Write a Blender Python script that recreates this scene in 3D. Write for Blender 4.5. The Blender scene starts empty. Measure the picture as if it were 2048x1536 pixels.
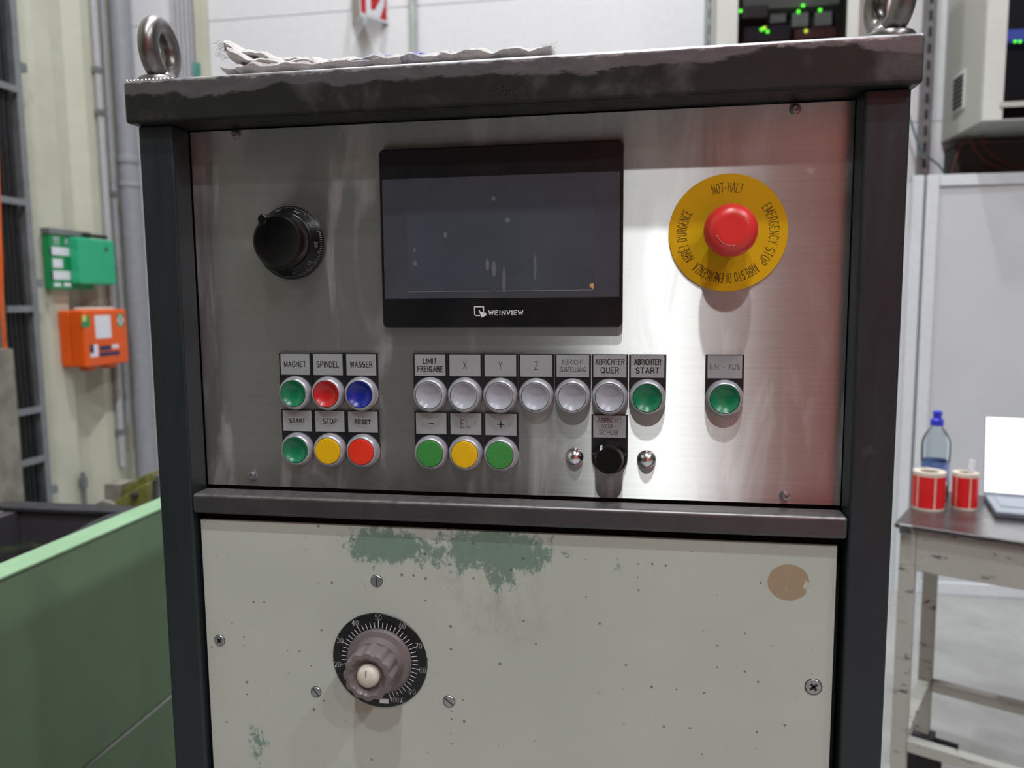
import bpy, math, random
from mathutils import Vector, Matrix
random.seed(7)
PI = math.pi
S = bpy.context.scene
COL = S.collection

# ------------------------------------------------------------------ camera
FPX = 1566.2553
CAM = Vector((0.11869, -0.64047, 1.40023))
R_RIGHT = Vector((0.98577015, 0.16787908, -0.00859211))
R_DOWN = Vector((0.00974366, -0.1080919, -0.99409316))
R_FWD = Vector((-0.16781618, 0.97986364, -0.10818953))
cd = bpy.data.cameras.new('camera')
cam = bpy.data.objects.new('camera', cd)
COL.objects.link(cam)
M = Matrix.Identity(4)
for i in range(3):
    M[i][0] = R_RIGHT[i]; M[i][1] = -R_DOWN[i]; M[i][2] = -R_FWD[i]; M[i][3] = CAM[i]
cam.matrix_world = M
cd.sensor_fit = 'HORIZONTAL'; cd.sensor_width = 36.0
cd.lens = 36.0 * FPX / 2048.0
cd.clip_start = 0.02; cd.clip_end = 100
cd.dof.use_dof = True
cd.dof.focus_distance = 0.665
cd.dof.aperture_fstop = 6.8
S.camera = cam

# ------------------------------------------------------------------ world, exposure
W = bpy.data.worlds.new('world'); S.world = W; W.use_nodes = True
W.node_tree.nodes['Background'].inputs[0].default_value = (0.75, 0.8, 0.85, 1)
W.node_tree.nodes['Background'].inputs[1].default_value = 0.05
S.view_settings.view_transform = 'Standard'
S.view_settings.look = 'None'
S.view_settings.gamma = 1.0
S.view_settings.use_curve_mapping = False
S.view_settings.exposure = 0.0
LAMP_POWER = 112.0
LAMP_COLOR = (0.95, 0.985, 1.02)
S.cycles.use_denoising = True
S.cycles.max_bounces = 6
S.cycles.diffuse_bounces = 3
S.cycles.glossy_bounces = 3
S.cycles.use_adaptive_sampling = False
S.cycles.sample_clamp_indirect = 6.0

def A(u, v, Y):
    """point of the plane Y that the photograph shows at pixel (u, v)"""
    d = R_RIGHT * ((u - 1024) / FPX) + R_DOWN * ((v - 768) / FPX) + R_FWD
    return CAM + d * ((Y - CAM.y) / d.y)
def AX(u, v, X):
    d = R_RIGHT * ((u - 1024) / FPX) + R_DOWN * ((v - 768) / FPX) + R_FWD
    return CAM + d * ((X - CAM.x) / d.x)
def AZ(u, v, Z):
    d = R_RIGHT * ((u - 1024) / FPX) + R_DOWN * ((v - 768) / FPX) + R_FWD
    return CAM + d * ((Z - CAM.z) / d.z)

# ------------------------------------------------------------------ materials
def lin(c):
    if isinstance(c, str):
        c = [int(c[i:i + 2], 16) / 255 for i in (0, 2, 4)]
    return tuple(((x + 0.055) / 1.055) ** 2.4 if x > 0.04045 else x / 12.92 for x in c)
class NT:
    def __init__(s, name):
        s.m = bpy.data.materials.new(name); s.m.use_nodes = True
        s.t = s.m.node_tree; s.n = s.t.nodes; s.l = s.t.links
        s.p = s.n['Principled BSDF']
    def set(s, sock, v):
        if hasattr(v, 'is_linked') or isinstance(v, bpy.types.NodeSocket):
            s.l.new(v, sock)
        else:
            if isinstance(v, (tuple, list)) and len(v) == 3 and sock.type == 'RGBA': v = (*v, 1)
            sock.default_value = v
    def P(s, **k):
        for a, v in k.items():
            s.set(s.p.inputs[{'col': 'Base Color', 'rough': 'Roughness', 'metal': 'Metallic', 'norm': 'Normal', 'aniso': 'Anisotropic', 'tan': 'Tangent', 'trans': 'Transmission Weight', 'ior': 'IOR', 'spec': 'Specular IOR Level', 'coat': 'Coat Weight', 'coatr': 'Coat Roughness', 'emit': 'Emission Color', 'es': 'Emission Strength', 'alpha': 'Alpha', 'sss': 'Subsurface Weight', 'sheen': 'Sheen Weight'}[a]], v)
        return s
    def co(s, scale=(1, 1, 1), loc=(0, 0, 0)):
        if not hasattr(s, '_tc'): s._tc = s.n.new('ShaderNodeTexCoord')
        mp = s.n.new('ShaderNodeMapping')
        mp.inputs['Scale'].default_value = scale; mp.inputs['Location'].default_value = loc
        s.l.new(s._tc.outputs['Object'], mp.inputs[0])
        return mp.outputs[0]
    def xyz(s, loc=(0, 0, 0)):
        sp = s.n.new('ShaderNodeSeparateXYZ'); s.l.new(s.co(loc=loc), sp.inputs[0])
        return sp.outputs
    def noise(s, co, scale=5, detail=4, rough=.55, dist=0):
        t = s.n.new('ShaderNodeTexNoise'); s.l.new(co, t.inputs['Vector'])
        t.inputs['Scale'].default_value = scale; t.inputs['Detail'].default_value = detail
        t.inputs['Roughness'].default_value = rough; t.inputs['Distortion'].default_value = dist
        return t.outputs['Fac']
    def vor(s, co, scale=5):
        t = s.n.new('ShaderNodeTexVoronoi'); t.voronoi_dimensions = '2D'; sp = s.n.new('ShaderNodeSeparateXYZ'); cb = s.n.new('ShaderNodeCombineXYZ')
        s.l.new(co, sp.inputs[0]); s.l.new(sp.outputs[0], cb.inputs[0]); s.l.new(sp.outputs[2], cb.inputs[1]); s.l.new(cb.outputs[0], t.inputs['Vector']); t.inputs['Scale'].default_value = scale
        return t.outputs
    def math(s, op, a, b=0.0, c=0.0, clamp=False):
        t = s.n.new('ShaderNodeMath'); t.operation = op; t.use_clamp = clamp
        s.set(t.inputs[0], a); s.set(t.inputs[1], b); s.set(t.inputs[2], c)
        return t.outputs[0]
    def ramp(s, f, a, b, lo=0.0, hi=1.0):
        t = s.n.new('ShaderNodeMapRange'); t.interpolation_type = 'SMOOTHSTEP'
        s.set(t.inputs[0], f)
        for i, v in enumerate((a, b, lo, hi)): t.inputs[i + 1].default_value = v
        return t.outputs[0]
    def mix(s, f, a, b):
        t = s.n.new('ShaderNodeMix'); t.data_type = 'RGBA'
        s.set(t.inputs[0], f); s.set(t.inputs[6], a); s.set(t.inputs[7], b)
        return t.outputs[2]
    def bump(s, h, strength=.2, dist=.001):
        t = s.n.new('ShaderNodeBump'); t.inputs['Strength'].default_value = strength; t.inputs['Distance'].default_value = dist
        s.l.new(h, t.inputs['Height']); return t.outputs[0]
    def ellipse(s, cx, cz, rx, rz, soft, wob=None):
        """1 inside an ellipse in the XZ plane"""
        o = s.xyz()
        dx = s.math('DIVIDE', s.math('SUBTRACT', o[0], cx), rx); dz = s.math('DIVIDE', s.math('SUBTRACT', o[2], cz), rz)
        d = s.math('SQRT', s.math('ADD', s.math('MULTIPLY', dx, dx), s.math('MULTIPLY', dz, dz)))
        if wob is not None: d = s.math('ADD', d, wob)
        return s.ramp(d, 1 + soft, 1 - soft)
def pm(name, col, rough=.5, metal=0.0, var=.12, scale=30, bump=0.0, bdist=.0005, **k):
    t = NT(name); c = lin(col) if isinstance(col, str) else col
    n = t.noise(t.co(), scale, 5)
    lo = tuple(x * (1 - var) for x in c); hi = tuple(min(1, x * (1 + var)) for x in c)
    t.P(col=t.mix(t.ramp(n, .3, .7), lo, hi), rough=t.ramp(n, .25, .75, max(.02, rough - .06), min(1, rough + .06)), metal=metal, **k)
    if bump: t.P(norm=t.bump(n, bump, bdist))
    return t.m

def mat_brushed():
    t = NT('brushed_steel')
    br = t.noise(t.co((6, 1, 1500)), 1, 4, .6)
    br2 = t.noise(t.co((1.5, 1, 320)), 1, 3, .6)
    b = t.math('ADD', t.math('MULTIPLY', br, .6), t.math('MULTIPLY', br2, .4))
    smear = t.ramp(t.noise(t.co((22, 1, 5), (3, 0, 1)), 1, 5, .6, .8), .50, .66)       # dried run-off streaks
    spots = t.ramp(t.noise(t.co((1, 1, 1)), 60, 3, .5), .68, .78)
    stain = t.math('MAXIMUM', t.math('MULTIPLY', smear, .55), t.math('MULTIPLY', spots, .5))
    base = t.mix(t.ramp(b, .3, .7), (.40, .40, .38), (.465, .465, .442))
    base = t.mix(t.math('MULTIPLY', stain, .8), base, (.72, .72, .70))
    cv = t.n.new('ShaderNodeCombineXYZ'); cv.inputs[2].default_value = 1
    gl = t.n.new('ShaderNodeBsdfAnisotropic'); gl.distribution = 'BECKMANN'
    t.set(gl.inputs['Color'], base); t.set(gl.inputs['Tangent'], cv.outputs[0]); gl.inputs['Anisotropy'].default_value = -.73
    t.set(gl.inputs['Roughness'], t.math('ADD', t.ramp(b, .2, .8, .46, .49), t.math('MULTIPLY', stain, .05)))
    t.l.new(t.bump(br, .025, .0002), gl.inputs['Normal'])
    df = t.n.new('ShaderNodeBsdfDiffuse'); df.inputs['Color'].default_value = (.52, .52, .50, 1)
    mx = t.n.new('ShaderNodeMixShader'); t.l.new(t.math('ADD', .10, t.math('MULTIPLY', stain, .5)), mx.inputs[0])
    t.l.new(gl.outputs[0], mx.inputs[1]); t.l.new(df.outputs[0], mx.inputs[2]); t.l.new(mx.outputs[0], t.n['Material Output'].inputs[0])
    t.n.remove(t.p)
    return t.m
def mat_cap():
    t = NT('mill_scale_steel_bar')
    o = t.xyz()
    n = t.noise(t.co((1, 1, 1)), 14, 6, .6, .3); n2 = t.noise(t.co((3, 3, 9)), 22, 5, .65)
    # dark oil stain hanging on the lower part of the bar, edge wandering along x
    edge = t.math('ADD', 1.570, t.math('MULTIPLY', t.math('SUBTRACT', t.noise(t.co((1, 0, 0)), 7, 3, .5), .5), .055))
    fine = t.math('MULTIPLY', t.math('SUBTRACT', n2, .5), .012)
    st = t.ramp(t.math('SUBTRACT', t.math('ADD', edge, fine), o[2]), -.0012, .0016)
    st = t.math('MULTIPLY', st, t.ramp(n, .30, .5, .35, 1))
    c = t.mix(n2, (.10, .10, .105), (.17, .168, .175))
    c = t.mix(st, c, t.mix(n, (.016, .018, .016), (.032, .034, .030)))
    rust = t.ramp(t.noise(t.co((2, 1, 2), (5, 0, 2)), 9, 5, .7), .56, .75)
    c = t.mix(t.math('MULTIPLY', rust, .45), c, (.07, .045, .035))
    worn = t.math('MULTIPLY', t.ramp(t.math('ADD', o[2], fine), 1.5775, 1.5800), t.ramp(n, .25, .5, .4, 1))  # top-edge wear, with the lamp highlight painted in as lighter steel
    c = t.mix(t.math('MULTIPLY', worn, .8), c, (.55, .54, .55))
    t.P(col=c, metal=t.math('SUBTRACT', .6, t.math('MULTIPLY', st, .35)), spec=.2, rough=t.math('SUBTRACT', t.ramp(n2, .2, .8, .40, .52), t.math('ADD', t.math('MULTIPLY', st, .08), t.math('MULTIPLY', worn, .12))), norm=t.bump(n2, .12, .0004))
    return t.m
def mat_post():
    t = NT('blue_black_steel')
    n = t.noise(t.co((9, 9, 1.2)), 8, 6, .65); n2 = t.noise(t.co(), 40, 5, .6)
    c = t.mix(n, (.011, .018, .021), (.024, .034, .039))
    c = t.mix(t.ramp(n2, .62, .8, 0, .25), c, (.10, .10, .10))
    t.P(col=c, metal=.25, rough=t.ramp(n, .2, .8, .36, .5), norm=t.bump(n2, .08, .0004))
    return t.m
def mat_bar():
    t = NT('steel_bar_glint_edge'); n = t.noise(t.co((2, 2, 2)), 12, 6, .65, .3); n2 = t.noise(t.co((6, 6, 6)), 20, 4, .6); o = t.xyz()
    c = t.mix(n, (.05, .052, .06), (.12, .115, .115))
    w = t.math('MULTIPLY', t.ramp(o[2], 1.2295, 1.2325), t.ramp(n2, .3, .6, .5, 1))  # highlight along the top edge, painted as a lighter colour
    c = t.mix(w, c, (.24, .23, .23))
    t.P(col=c, metal=.65, rough=t.ramp(n2, .2, .8, .32, .45), norm=t.bump(n2, .08, .0004))
    return t.m
def mat_painted(spot, patches, low):
    t = NT('cream_painted_sheet')
    big = t.noise(t.co((1, 1, 1)), 6, 4); fine = t.noise(t.co(), 130, 4, .7); mid = t.noise(t.co((1, 1, .6)), 42, 6, .72, .4)
    c = t.mix(t.ramp(big, .3, .7), lin('aab3a9'), lin('b2bab0'))
    c = t.mix(t.ramp(t.noise(t.co((1, 1, .35), (2, 0, 0)), 24, 5, .6), .55, .8, 0, .35), c, lin('b1ae9c'))
    scr = t.noise(t.co((1, 1, .7)), 120, 9, .8, .3); grime = None
    for (p, rx, rz, a, b) in patches:
        m = t.ellipse(p.x, p.z, rx, rz, .9)
        k = t.ramp(t.math('ADD', t.math('MULTIPLY', m, .9), t.math('ADD', t.math('MULTIPLY', t.math('SUBTRACT', scr, .5), 2.2), t.math('MULTIPLY', t.math('SUBTRACT', mid, .5), 1.0))), a, b)
        grime = k if grime is None else t.math('MAXIMUM', grime, k)
    c = t.mix(t.math('MULTIPLY', grime, .82), c, t.mix(fine, lin('496b59'), lin('648577')))
    sm = t.ellipse(low.x, low.z, .045, .03, .9)
    c = t.mix(t.math('MULTIPLY', sm, t.ramp(mid, .4, .7, 0, .45)), c, lin('7a756b'))
    # specks of dirt
    v = t.vor(t.co(), 95); rnd = t.n.new('ShaderNodeSeparateColor'); t.l.new(v['Color'], rnd.inputs[0])
    thr = t.math('MULTIPLY', t.math('POWER', rnd.outputs[0], 5), .13)
    sp = t.ramp(t.math('SUBTRACT', v['Distance'], thr), .02, -.02)
    sp = t.math('MULTIPLY', sp, t.ramp(rnd.outputs[1], .5, .6))
    c = t.mix(t.math('MULTIPLY', sp, .75), c, lin('4b4a46'))
    # brown glue left by a removed round sticker
    g = t.ellipse(spot.x, spot.z, .0158, .0148, .015, t.math('MULTIPLY', t.math('SUBTRACT', mid, .5), .12))
    hole = t.ramp(t.math('ADD', t.noise(t.co((1, 1, .5), (1, 0, 3)), 90, 5, .7), t.math('MULTIPLY', t.math('SUBTRACT', t.xyz()[0], spot.x), 9)), .62, .70)
    c = t.mix(t.math('MULTIPLY', g, t.math('SUBTRACT', 1, hole)), c, lin('96866c'))
    t.P(col=c, rough=.48, norm=t.bump(fine, .05, .0003))
    return t.m

MT = {}
def mk(name, *a, **k):
    MT[name] = pm(name, *a, **k); return MT[name]
mk('black_plastic', '17171a', .38); mk('black_gloss', '070708', .3, var=.05, spec=.3); mk('black_bezel', '101114', .3, var=.05)
mk('silver_label', '979c9d', .45, .1, var=.03); mk('engraved', '1b1a1a', .7, var=.05)
mk('engraved_faint', '5c5756', .7, var=.05)
mk('matt_silver', 'b4b5bb', .38, .55, var=.03, scale=60)
for n_, c_ in (('green_lens', '00734a'), ('red_lens', 'b3181a'), ('blue_lens', '0c1f8a')):
    mk(n_, c_, .34, var=.06, coat=.2, coatr=.2)
for n_, c_ in (('yellow_cap', 'e0b204'), ('red_cap', 'e0341c'), ('green_cap', '3a8a3f')):
    mk(n_, c_, .4, var=.04)
mk('white_lens', 'a2a6b0', .3, var=.03, coat=.3)
mk('chrome', 'e2e2e4', .2, 1.0, var=.03); mk('zinc', 'a9aaad', .32, .9, var=.08); mk('dark_slot', '1c1b1a', .7)
mk('yellow_disc', 'd4a402', .55, var=.03, spec=.25); mk('yellow_print', '4a3a08', .6, var=.05)
mk('red_mushroom', 'd8302c', .36, var=.03, coat=.25, coatr=.3)
mk('white_print', 'd9dade', .5, var=.03); mk('dim_print', '8a8c8e', .5, var=.05)
mk('touch_film', '3e4249', .34, var=.03); mk('lcd', '41464f', .3, var=.07, scale=14)
mk('grey_plastic', '6a6261', .42, var=.08); mk('cream_plastic', 'c6c0b2', .4, var=.12, scale=60)
mk('interior_black', '050505', .8); mk('side_sheet', '1c1e1c', .5, .1)
mk('galvanised', '878a8c', .42, .6, var=.1, scale=14); mk('grey_pipe', '8d8f94', .45, var=.05); mk('light_pipe', 'aaaaae', .45, var=.05)
mk('beige_wall', 'bdbdab', .55, var=.05, scale=6); mk('rust_eye', '7a7674', .34, .85, var=.25, scale=40, bump=.2)
mk('orange_plastic', 'e05606', .4, var=.05, scale=10); mk('green_board', '1d8a50', .45, var=.06); mk('green_box', '2bad7d', .4, var=.04)
mk('white_paint', 'd9d9dc', .5, var=.02); mk('paper', 'dedee6', .6, var=.04); mk('dark_blue_print', '2b2f50', .6); mk('black_cable', '101114', .45)
mk('orange_cable', 'd4570e', .45); mk('machine_green', '88a886', .6, var=.05, scale=8, spec=.12); mk('dark_steel', '34333a', .42, .3, var=.25, scale=15)
mk('yellow_machine', '6b6830', .5, var=.3, scale=30); mk('grey_block', '77726b', .5, var=.2, scale=30)
mk('cabinet_grey', 'b2b1a9', .5, var=.03, scale=8); mk('cabinet_light', 'c9c9c3', .5, var=.03, scale=8)
mk('module_white', 'c4c8c4', .5); mk('module_dark', '2b2c36', .5); mk('partition_frame', 'd2d6da', .4, var=.03); mk('partition_sheet', 'c3c6c9', .45, var=.02, scale=4)
mk('cart_paint', 'aaa9a3', .5, var=.1, scale=25); mk('cart_top', '55504f', .3, .5, var=.2, scale=12)
mk('roll_red', 'd61e1e', .45, var=.04); mk('roll_core', 'd8cdbd', .6); mk('laptop_lid', 'eef0f2', .3, var=.02); mk('laptop_body', '6b737f', .35, .3)
mk('bottle_cap', '2c35b8', .4); mk('rubber', '151515', .7); mk('red_machine', 'f25a48', .42, var=.05, scale=4); mk('lamp_housing', '8a8d90', .4, .6)
mk('teal_tag', '4c8a80', .5); mk('pvc_white', 'e2e2ea', .3)
mk('hall_grey', '5e5f5e', .6, var=.05, scale=2); mk('dark_machine', '3a3f3c', .5, var=.15, scale=3); mk('sign_red', 'b81f24', .4, var=.04); mk('sign_edge', '9d948c', .5)
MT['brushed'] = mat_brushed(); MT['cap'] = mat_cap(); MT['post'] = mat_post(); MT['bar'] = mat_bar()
def emit(name, col, st):
    t = NT(name); t.P(col=col, emit=col, es=st, rough=.4); MT[name] = t.m; t.m.cycles.emission_sampling = 'NONE'
emit('lamp_glow', LAMP_COLOR, 30.0); emit('led_green', (.12, 1, .05), 2.2); emit('led_yellow', (.75, 1, .05), 1.4); emit('led_blue', (.15, .2, .9), .25)
emit('screen_white', (.93, .97, 1.0), 1.15)
def glass(name, col, rough=.02, ior=1.45):
    t = NT(name); n = t.noise(t.co(), 8, 3)
    t.P(col=col, rough=t.ramp(n, .3, .7, rough, rough + .03), trans=1.0, ior=ior); MT[name] = t.m
def pane(name, col, ior=1.5):
    t = NT(name); tr = t.n.new('ShaderNodeBsdfTransparent'); tr.inputs[0].default_value = (*col, 1)
    gl = t.n.new('ShaderNodeBsdfGlossy'); gl.inputs['Roughness'].default_value = .08
    fr = t.n.new('ShaderNodeFresnel'); fr.inputs[0].default_value = ior
    ns = t.noise(t.co(), 6, 3)
    mx = t.n.new('ShaderNodeMixShader'); t.l.new(t.math('MULTIPLY', fr.outputs[0], t.ramp(ns, .2, .8, .9, 1.1)), mx.inputs[0]); t.l.new(tr.outputs[0], mx.inputs[1]); t.l.new(gl.outputs[0], mx.inputs[2])
    t.l.new(mx.outputs[0], t.n['Material Output'].inputs[0]); MT[name] = t.m
pane('smoked_pane', (.82, .84, .86))
pane('pet', (.93, .96, .975), 1.16)
def mat_floor():
    t = NT('concrete_floor'); a = t.noise(t.co(), 1.6, 6, .65); b = t.noise(t.co(), 9, 6, .6)
    c = t.mix(t.ramp(a, .3, .7), lin('8e8e8b'), lin('a8a8a5')); c = t.mix(t.ramp(b, .55, .8, 0, .4), c, lin('75726c'))
    t.P(col=c, rough=t.ramp(b, .3, .7, .3, .5)); MT['floor'] = t.m
mat_floor()
def mat_cart():
    t = NT('worn_cart_paint'); n = t.noise(t.co((1, 1, 3)), 16, 6, .7, .5); b = t.noise(t.co(), 5, 3)
    c = t.mix(b, lin('a5a49c'), lin('b6b5ae')); c = t.mix(t.ramp(n, .585, .66), c, lin('3c3a38'))
    t.P(col=c, rough=.5, metal=.1); MT['cart_paint'] = t.m
mat_cart()
def mat_trough():
    t = NT('grimy_trough'); n = t.noise(t.co(), 12, 6, .65); g = t.noise(t.co((1, 1, 3)), 6, 4)
    c = t.mix(n, lin('3a383b'), lin('57545a')); c = t.mix(t.ramp(g, .58, .72, 0, .7), c, lin('6c7a56'))
    t.P(col=c, rough=.4, metal=.3); MT['trough'] = t.m
mat_trough()
def mat_rag():
    t = NT('terry_rag'); n = t.noise(t.co(), 420, 3, .7); b = t.noise(t.co((1, 1, 1)), 16, 4, .6); o = t.xyz()
    c = t.mix(n, lin('a8a6a3'), lin('e2e0dd'))
    c = t.mix(t.ramp(b, .55, .75, 0, .35), c, lin('a5a19c'))
    blue = t.math('MULTIPLY', t.ramp(t.math('ABSOLUTE', t.math('ADD', o[0], .075)), .045, .01), t.ramp(t.noise(t.co(), 45, 3), .4, .6))
    c = t.mix(t.math('MULTIPLY', blue, .75), c, lin('4a55a0'))
    t.P(col=c, rough=.95, sheen=.3, norm=t.bump(n, .9, .0015)); MT['rag'] = t.m
mat_rag()

# ------------------------------------------------------------------ geometry helpers
class MB:
    def __init__(s): s.v = []; s.f = []; s.sm = []
    def add(s, vs, fs, smooth=False):
        o = len(s.v); s.v += [Vector(v) for v in vs]
        for f in fs: s.f.append([i + o for i in f]); s.sm.append(smooth)
        return s
    def box(s, x0, x1, y0, y1, z0, z1):
        return s.add([(x0, y0, z0), (x1, y0, z0), (x1, y1, z0), (x0, y1, z0), (x0, y0, z1), (x1, y0, z1), (x1, y1, z1), (x0, y1, z1)],
                     [(0, 3, 2, 1), (4, 5, 6, 7), (0, 1, 5, 4), (1, 2, 6, 5), (2, 3, 7, 6), (3, 0, 4, 7)])
    def prism(s, pts, d):
        """pts: 3D polygon, counter-clockwise seen from -d; extruded along d"""
        n = len(pts); d = Vector(d); a = [Vector(p) for p in pts]
        fs = [list(range(n))[::-1], list(range(n, 2 * n))] + [(i, (i + 1) % n, n + (i + 1) % n, n + i) for i in range(n)]
        return s.add(a + [p + d for p in a], fs)
    def lathe(s, prof, org, axis, seg=32, cap0=True, cap1=True, smooth=True, rfun=None):
        """prof: list of (radius, distance along axis)"""
        ax = Vector(axis).normalized(); u = ax.orthogonal().normalized()
        if abs(ax.y) > .9: u = Vector((1, 0, 0))
        w = ax.cross(u); org = Vector(org); vs = []; n = len(prof)
        for i in range(seg):
            a = 2 * PI * i / seg; dr = u * math.cos(a) + w * math.sin(a)
            for r, h in prof:
                k = rfun(a, r, h) if rfun else 1
                vs.append(org + ax * h + dr * r * k)
        fs = []
        for i in range(seg):
            j = (i + 1) % seg
            for k in range(n - 1): fs.append((i * n + k, j * n + k, j * n + k + 1, i * n + k + 1))
        s.add(vs, fs, smooth)
        o = len(s.v) - len(vs)
        if cap0: s.f.append([o + i * n for i in range(seg)][::-1]); s.sm.append(False)
        if cap1: s.f.append([o + i * n + n - 1 for i in range(seg)]); s.sm.append(False)
        return s
    def tube(s, path, r, seg=10, closed=False, smooth=True, flat=None):
        P = [Vector(p) for p in path]; n = len(P); vs = []; fs = []
        up = Vector((0, 0, 1)); prev = None
        for i in range(n):
            a = P[(i - 1) % n] if (closed or i > 0) else P[i]; b = P[(i + 1) % n] if (closed or i < n - 1) else P[i]
            t = (b - a).normalized()
            if prev is None:
                u = t.cross(up)
                if u.length < .1: u = t.cross(Vector((0, 1, 0)))
            else: u = prev - t * prev.dot(t)
            u.normalize(); w = t.cross(u); prev = u
            rr = r[i] if isinstance(r, (list, tuple)) else r
            for k in range(seg):
                an = 2 * PI * k / seg
                vs.append(P[i] + (u * math.cos(an) + w * math.sin(an) * (flat or 1)) * rr)
        m = n if closed else n - 1
        for i in range(m):
            j = (i + 1) % n
            for k in range(seg): fs.append((i * seg + k, i * seg + (k + 1) % seg, j * seg + (k + 1) % seg, j * seg + k))
        s.add(vs, fs, smooth)
        if not closed:
            o = len(s.v) - len(vs)
            s.f.append([o + k for k in range(seg)][::-1]); s.sm.append(False)
            s.f.append([o + (n - 1) * seg + k for k in range(seg)]); s.sm.append(False)
        return s
    def zs(s, z, k):
        for v in s.v: v.z = z + (v.z - z) * k
        return s
    def build(s, name, mat, parent=None, bevel=0, seg=2, org=None):
        me = bpy.data.meshes.new(name)
        o_ = Vector(org) if org is not None else Vector((0, 0, 0))
        me.from_pydata([tuple(v - o_) for v in s.v], [], s.f); me.update()
        me.polygons.foreach_set('use_smooth', s.sm)
        if any(s.sm): me.set_sharp_from_angle(angle=math.radians(38))
        me.materials.append(MT[mat] if isinstance(mat, str) else mat)
        import bmesh
        bm = bmesh.new(); bm.from_mesh(me); bmesh.ops.recalc_face_normals(bm, faces=bm.faces[:]); bm.to_mesh(me); bm.free()
        o = bpy.data.objects.new(name, me); COL.objects.link(o); o.location = o_
        if bevel:
            md = o.modifiers.new('bevel', 'BEVEL'); md.width = bevel; md.segments = seg; md.limit_method = 'ANGLE'; md.harden_normals = False
            me.polygons.foreach_set('use_smooth', [True] * len(me.polygons)); md.harden_normals = True
        WL[o.name] = o_
        if parent: par(o, parent)
        return o
WL = {}
def par(o, parent):
    o.parent = parent; o.matrix_parent_inverse = Matrix.Translation(-WL[parent.name])
def thing(name, loc, label, cat, group=None):
    o = bpy.data.objects.new(name, None); COL.objects.link(o); o.location = loc; o.empty_display_size = .05
    WL[o.name] = Vector(loc); o['label'] = label; o['category'] = cat
    if group: o['group'] = group
    return o
def tag(o, label, cat, group=None):
    o['label'] = label; o['category'] = cat
    if group: o['group'] = group
    return o
def lab(o, label): o['label'] = label; return o
def struct(o): o['kind'] = 'structure'; return o
def bx(*a): return MB().box(*a)

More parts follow.
